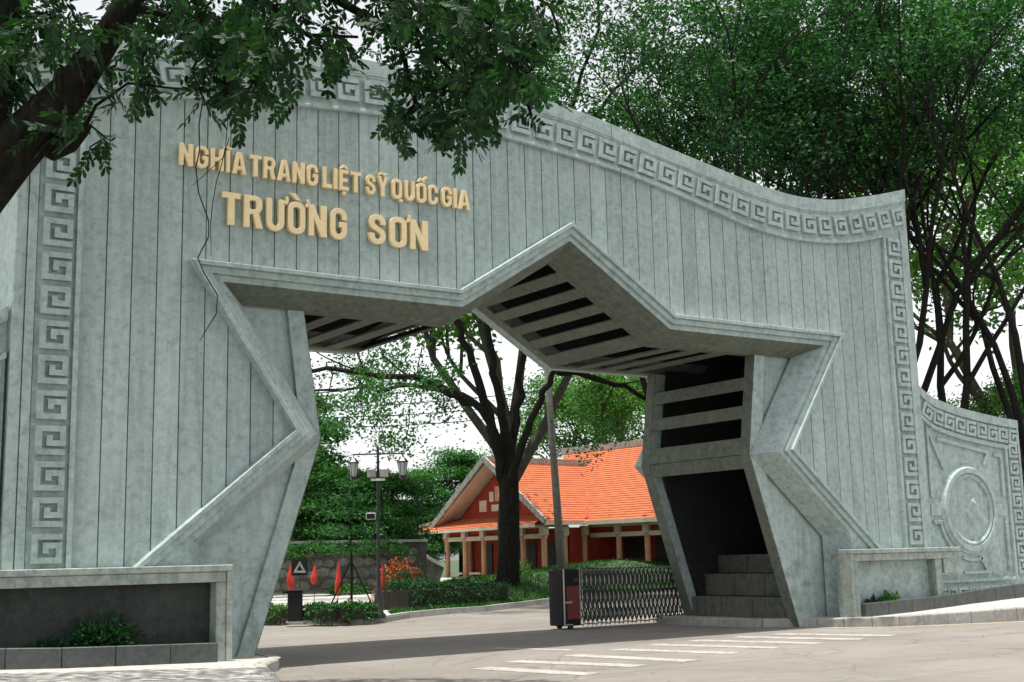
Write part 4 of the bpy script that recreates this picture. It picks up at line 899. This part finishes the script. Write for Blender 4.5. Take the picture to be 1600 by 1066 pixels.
for px, dep, f_, sc, rz, lab in RT_:
    q = dp(px, 870, dep); place('tall_tree', lab, 'tall trees behind the gate', (q[0], q[1], 0), rz, sc*1.14, *forms[f_])
for x, y, f_, sc, rz, lab in ((-34, -16, 0, 1.0, .4, 'unseen tree added to cut sky light, out to the left of the near tree'), (-30, -44, 1, 1.1, 1.4, 'unseen tree added to cut sky light, behind the left of the viewpoint'), (-24, 14, 2, 1.1, 5.4, 'unseen tree added to cut sky light, beyond the left end of the gate')):  # out-of-view trees, added to block low sky light on the gate
    place('tall_tree', lab, 'unseen trees added around the forecourt to cut sky light', (x, y, 0), rz, sc, *forms[f_])
place('tall_tree', 'low tree behind the left leg of the gate', 'tall trees behind the gate', (-5.5, 15.5, 0), 1.2, .60, *forms[1])
# -- lighter trees further off
T = Tree(140); T.limb([(0, 0, -.3), (0, .1, 2), (.1, 0, 4)], .34, .26, 9)
for j in range(5): a = 2*math.pi*j/5; T.grow((.05, 0, 3+.3*j), (math.cos(a)*.5, math.sin(a)*.5, 1), 4., .17, 3, .7, .08, (2, 3), .74, .64, 6)
lt = (T.mb.mesh('trunk', 'bark_grey'), T.crown(22000, .75, .24, .13, 'leaf_light', .7, .1, .7))
for px, dep, sc, rz, lab in ((797, 62, 1.7, 0, 'pale green tree standing behind the big trunk, its top showing over the gate crest'), (930, 104, 1.15, 1., 'bright green tree behind the pavilion roof, left one'), (1010, 98, 1.2, 4, 'bright green tree behind the pavilion roof, beside the pier'), (1575, 80, .85, 2., 'bright green tree low behind the wing wall stems'), (1600, 80, 2.1, .6, 'tall pale green tree in the upper right corner')):
    q = dp(px, 870, dep); place('pale_tree', lab, 'lighter green trees in the distance', (q[0], q[1], 0), rz, sc, *lt)
# -- layered garden trees beyond the plaza
T = Tree(160); T.limb([(0, 0, -.2), (.05, 0, 2.5), (0, .05, 6.2)], .20, .06, 8); Cn = []
r = np.random.default_rng(161)
for j in range(6):
    z = 1.6+j*.90; R_ = 2.9*(1-.11*j)*r.uniform(.85, 1.1)
    for k in range(6):
        a = 2*math.pi*k/6+j*.7+r.uniform(-.3, .3); Rk = R_*r.uniform(.55, 1.1); zk = z+r.uniform(-.35, .5); T.limb([(0, 0, z-.2), (math.cos(a)*Rk*.5, math.sin(a)*Rk*.5, zk-.02), (math.cos(a)*Rk, math.sin(a)*Rk, zk+.05)], .045, .012, 5)
        for u_ in (.55, .95):
            n = int(300*r.uniform(.5, 1.4)); Cn.append(np.array([math.cos(a)*Rk*u_, math.sin(a)*Rk*u_, zk+.08])+r.normal(size=(n, 3))*np.array([.50, .50, .15]))
V, F = leaves(np.concatenate(Cn), .19, .10, 0, 1.6, 162); lay = (T.mb.mesh('trunk', 'bark'), rawmesh('crown', V, F, 'leaf_bright'))
for px, dep, sc, rz, lab in ((448, 58, 1.0, 0, 'layered garden tree at the left leg of the gate'), (500, 62, .88, 1, 'layered garden tree left of the lamp post'), (555, 60, .84, 2, 'layered garden tree directly behind the staked sapling'), (608, 66, .88, 3, 'layered garden tree right of the lamp post'), (650, 104, 1.3, .5, 'layered garden tree left of the pavilion eave'), (722, 108, 1.55, 4, 'layered garden tree rising behind the pavilion gable'), (452, 66, 1.5, 5, 'taller layered tree in the back row near the left leg'), (535, 74, 1.0, 2.6, 'taller layered tree in the back row behind the lamp post')):
    q = dp(px, 870, dep); place('layered_tree', lab, 'layered garden trees beyond the plaza', (q[0], q[1], .4), rz, sc, *lay)
# -- big tree in the opening
DB = 52.0; base = dp(793, 905, DB); bt = empty('big_tree', tuple(base)); tag(bt, 'large dark trunked tree with spreading limbs seen through the gate opening', 'tree'); T = Tree(180)
L_ = lambda px, py, dd=0.: Vector(dp(px, py, DB+dd)-base)
T.limb([L_(793, 985), L_(793, 918), L_(794, 900), L_(796, 850), L_(796, 780), L_(793, 725), L_(790, 690), L_(789, 668)], [.62, .58, .48, .43, .41, .42, .34, .12], 0, 16)
lim = [([(790, 760), (782, 715), (765, 660), (752, 610), (733, 550), (710, 495), (685, 420)], .25, 0, -2), ([(792, 740), (788, 700), (782, 630), (770, 560), (757, 490), (735, 380)], .23, 0, 2), ([(795, 740), (797, 700), (805, 640), (815, 570), (825, 480), (840, 380)], .21, 0, 3), ([(797, 775), (803, 730), (826, 670), (848, 610), (868, 575), (905, 500)], .20, 0, -3),
       ([(784, 720), (778, 690), (752, 640), (715, 620), (680, 600), (640, 590), (570, 582), (490, 580)], .20, 0, -4), ([(760, 650), (735, 625), (690, 610), (620, 605), (540, 610)], .15, 0, 4), ([(840, 380), (862, 270), (890, 180), (925, 80), (950, -40)], .13, 3, 0), ([(735, 380), (752, 280), (785, 180), (810, 90), (830, -20)], .13, 2, 4), ([(862, 270), (905, 200), (960, 140), (1010, 100)], .10, 1, -3), ([(868, 580), (910, 585), (960, 600), (1010, 625), (1060, 640)], .15, -1, 2)]
for pts_, r0, d0, d1 in lim:
    k = len(pts_); pp = [L_(x, y, d0+(d1-d0)*i/(k-1)) for i, (x, y) in enumerate(pts_)]; p2 = [pp[0]]
    for a, b in zip(pp, pp[1:]):
        j_ = (b-a).length*.085; p2 += [a.lerp(b, .33)+Vector([T.r.uniform(-j_, j_) for _ in range(3)]), a.lerp(b, .67)+Vector([T.r.uniform(-j_, j_) for _ in range(3)]), b+Vector([T.r.uniform(-.04, .04) for _ in range(3)])]
    T.limb(p2, r0, r0*.40, 9)
    for i in range(2 if r0 < .2 else 5, k):
        for c in range(2):
            d = (pp[i]-pp[i-1]).normalized()+Vector((T.r.uniform(-1, 1), T.r.uniform(-1, 1), T.r.uniform(-.55, .8)))*.9; T.grow(pp[i], d, 1.9, r0*.2, 2, .8, .0, (2, 3), .72, .6, 5)
    d = pp[-1]-pp[-2]; T.grow(pp[-1], d, 3.2, r0*.42, 3, .7, .08, (2, 3), .74, .62, 6)
# drooping outer twigs on the left, as seen against the sky
for px, py in ((690, 640), (650, 650), (600, 640), (560, 640), (520, 630), (640, 690), (590, 690), (700, 600), (660, 590)):
    q = L_(px, py, T.r.uniform(-3, 3)); T.grow(q+Vector((0, 0, 1.2)), (T.r.uniform(-.4, .4), T.r.uniform(-.4, .4), -1), 1.0, .03, 1, .9, -.2, (2, 3), .8, .6, 4)
link('trunk', T.mb.mesh('trunk', 'bark'), bt); link('crown', T.crown(48000, .44, .18, .095, 'leaf_bright', .7, .3, .5), bt)

# ================================================================== NEAR TREE (over the camera's left)
nt_ = empty('near_tree', (0, 0, 0)); tag(nt_, 'near dark tree at the left with feathery leaves hanging over the gate', 'tree')
D0 = 8.0; nb = dp(-230, 1100, D0); nb[2] = .1; nt_.location = tuple(nb); T = Tree(200)
N_ = lambda px, py, dd=D0: Vector(dp(px, py, dd)-nb)
T.limb([Vector((0, 0, -.2)), Vector((.02, 0, 1.2)), N_(-190, 560), N_(-110, 400), N_(-40, 300), N_(10, 245), N_(60, 195), N_(110, 140), N_(150, 85), N_(195, 15), N_(235, -60), N_(300, -180)], [.27, .25, .23, .22, .20, .175, .15, .115, .095, .085, .08, .06], 0, 14)
T.limb([N_(-50, 330), N_(-20, 240), N_(-5, 140), N_(5, 40), N_(10, -80), N_(-20, -250)], .13, .08, 10)
T.limb([N_(60, 215), N_(85, 235), N_(110, 225), N_(130, 205), N_(140, 195)], .09, .02, 8)
TW = [([(130, 205), (150, 165), (200, 130), (270, 138), (335, 142)], .014), ([(150, 90), (172, 120), (180, 160)], .012), ([(195, 10), (250, 20), (330, 50), (400, 85), (430, 110)], .035), ([(230, -60), (330, -30), (420, 5), (480, 55), (560, 58)], .03), ([(300, -120), (420, -60), (530, 2), (580, 30), (612, 45), (632, 90), (638, 128), (650, 160), (685, 192)], .035), ([(420, -80), (560, -20), (600, 0), (642, 32), (670, 75), (705, 110), (745, 120)], .03), ([(500, -80), (640, -30), (740, 10), (800, 70), (815, 130), (830, 180)], .03), ([(560, -60), (700, -10), (760, 60), (770, 130), (760, 200)], .022), ([(600, -90), (780, -40), (860, 10), (880, 70)], .022), ([(20, 40), (60, 20), (110, 30)], .02), ([(5, 140), (40, 120), (70, 160)], .02), ([(140, 195), (165, 215), (140, 230), (152, 246)], .008), ([(300, -20), (320, 60), (350, 120), (360, 160)], .014), ([(480, 55), (510, 80), (515, 110)], .010), ([(240, 30), (225, 80), (215, 130), (210, 165)], .012), ([(685, 192), (720, 215), (735, 235)], .010), ([(650, 160), (630, 185), (610, 205)], .008), ([(330, 50), (300, 110), (320, 160)], .012), ([(400, 85), (395, 130), (370, 165)], .012), ([(700, 110), (690, 160), (700, 200)], .010), ([(760, 60), (720, 120), (735, 180)], .010), ([(800, 70), (780, 110), (790, 165)], .010)]
leafpts = []
rn = random.Random(77)
for pts_, r0 in TW:
    dz = [rn.uniform(-.5, .5) for _ in range(2)]; k = len(pts_); pp = [N_(x, y, D0+dz[0]+(dz[1]-dz[0])*i/(k-1)) for i, (x, y) in enumerate(pts_)]; T.limb(pp, r0, max(.004, r0*.3), 6)
    for a, b in zip(pp, pp[1:]):
        L = (b-a).length; n = int(L/.052)
        for i in range(n if pts_[0] not in ((130, 205), (195, 10)) else n//6): leafpts.append((a.lerp(b, (i+rn.random())/max(1, n)), 1))
# foliage masses (pixel centre, half sizes, count) at the tree's own distance, spread in depth
MS = [(25, 90, 45, 110, 170), (95, 60, 60, 60, 110), (120, 190, 35, 45, 36), (70, 220, 30, 40, 30), (210, 60, 26, 60, 60), (212, 150, 14, 24, 10), (275, 35, 36, 40, 60), (350, 70, 60, 65, 170), (420, 80, 55, 70, 170), (370, 140, 40, 35, 64), (400, 165, 30, 22, 34), (450, 25, 70, 40, 90), (515, 90, 24, 40, 36), (640, 30, 70, 40, 100), (720, 50, 70, 60, 190), (790, 60, 60, 70, 200), (690, 150, 60, 40, 80), (760, 150, 60, 45, 110), (820, 150, 28, 45, 60), (620, 195, 30, 26, 26), (690, 205, 45, 30, 44), (730, 225, 26, 28, 26), (840, 50, 30, 60, 50), (600, 160, 22, 14, 14), (250, -30, 120, 40, 60), (600, -60, 250, 50, 160), (100, -60, 120, 60, 90), (330, -120, 250, 60, 110)]
for cx, cy, hx, hy, n in MS:
    for _ in range(int(n*.40)):
        x, y = rn.gauss(0, .42), rn.gauss(0, .42); dd = D0+rn.uniform(-.9, 1.1)
        leafpts.append((N_(cx+x*hx, cy-22+y*hy, dd), 0))
# the rest of the crown, above and left of the frame
for _ in range(2300):
    a = rn.uniform(0, 6.28); q = rn.random()**.5
    leafpts.append((N_(120, -330)+Vector((math.cos(a)*q*5.0-.8, math.sin(a)*q*4.0, rn.uniform(-.5, 2.2))), 0))
HC = Vector((-12.2, -7.2, 10.6))-Vector(nb); T.limb([N_(10, -80), HC*.6+Vector((-.5, -.5, 2.5)), HC], .10, .04, 8)
for a in np.linspace(0, 5.5, 9): T.limb([HC, HC+Vector((math.cos(a)*2.5, math.sin(a)*2, .4)), HC+Vector((math.cos(a)*5, math.sin(a)*4, .2))], .035, .008, 5)
for a in np.linspace(0, 5.5, 8): T.limb([N_(-20, -200), N_(60, -300)+Vector((math.cos(a)*1.2, math.sin(a)*1.2, .3)), N_(120, -340)+Vector((math.cos(a)*3, math.sin(a)*2.6, .8))], .05, .01, 6)
Vn = []; Fn = []; rach = MB()
r = np.random.default_rng(78); LL = []; LD = []; LN = []; LS = []
for q, tw in leafpts:
    d = Vector((r.normal()*.75, r.normal()*.75, -.55+r.normal()*.45)).normalized(); Lr = r.uniform(.13, .23); npair = int(r.integers(4, 8)); side = d.cross(Vector((r.normal(), r.normal(), 1.2))).normalized(); nrm = side.cross(d)
    rach.tube([q, q+d*Lr*.5-Vector((0, 0, .006)), q+d*Lr-Vector((0, 0, .02))], [.0022, .0018, .0012], 3, False)
    for i in range(npair):
        u = (i+.8)/(npair+.3); c = q+d*Lr*u-Vector((0, 0, .02*u*u))
        for sg_ in (-1, 1):
            LL.append(c); LD.append((d*.75+side*sg_*1.0+Vector((0, 0, -.28))+Vector(r.normal(size=3))*.12).normalized()); LN.append(nrm); LS.append(r.uniform(.052, .078))
    LL.append(q+d*Lr); LD.append(d); LN.append(nrm); LS.append(.065)
C = np.array([tuple(x) for x in LL]); D = np.array([tuple(x) for x in LD]); Nn = np.array([tuple(x) for x in LN]); Ls = np.array(LS)[:, None]; B = unit(np.cross(D, Nn)); Wl = Ls*.40
V = np.stack([C, C+D*Ls*.35+B*Wl*.42, C+D*Ls*.72+B*Wl*.5, C+D*Ls, C+D*Ls*.72-B*Wl*.5, C+D*Ls*.35-B*Wl*.42], 1).reshape(-1, 3); F = np.arange(len(V)).reshape(-1, 6)
rr_ = np.random.default_rng(79); nU = 24000; aa = rr_.uniform(0, 6.28, nU); qq = np.sqrt(rr_.uniform(0, 1, nU)); CU = np.array(tuple(HC))+np.stack([np.cos(aa)*qq*7.0, np.sin(aa)*qq*5.6, np.abs(rr_.normal(size=nU))*.6+.1], 1); VU, FU = leaves(CU, .20, .10, 0, .8, 80)  # leaf tier out of view, added to shade the facade's left half
link('crown', rawmesh('crown', V, F, 'leaf_near'), nt_); link('unseen_shade_crown', rawmesh('unseen_shade_crown', VU, FU, 'leaf_near'), nt_); rach.build('leaf_stalks', 'vine', nt_); T.mb.build('trunk', 'bark', nt_, smooth=True)
# hanging aerial roots in front of the lettering
for lab, pts_, r0 in (('longest hanging vine crossing the first words of the lettering', [(318, 150), (311, 195), (312, 235), (306, 262), (310, 300), (326, 345), (326, 370), (309, 403), (318, 425), (340, 462), (338, 490), (312, 533)], .0042), ('thin hanging vine over the letter row, right of the longest vine', [(350, 150), (356, 190), (352, 232), (345, 262), (338, 285), (332, 320), (329, 352), (330, 400)], .003), ('faint hair thin vine slanting over the second gold word', [(358, 215), (350, 245), (318, 275), (298, 292)], .0025)):
    o = MB().tube([Vector(dp(x, y, 8.2)) for x, y in pts_], [r0*1.1]+[r0]*(len(pts_)-2)+[r0*.5], 6).build('hanging_vine', 'vine'); tag(o, lab, 'vine', 'vines hanging from the near tree')
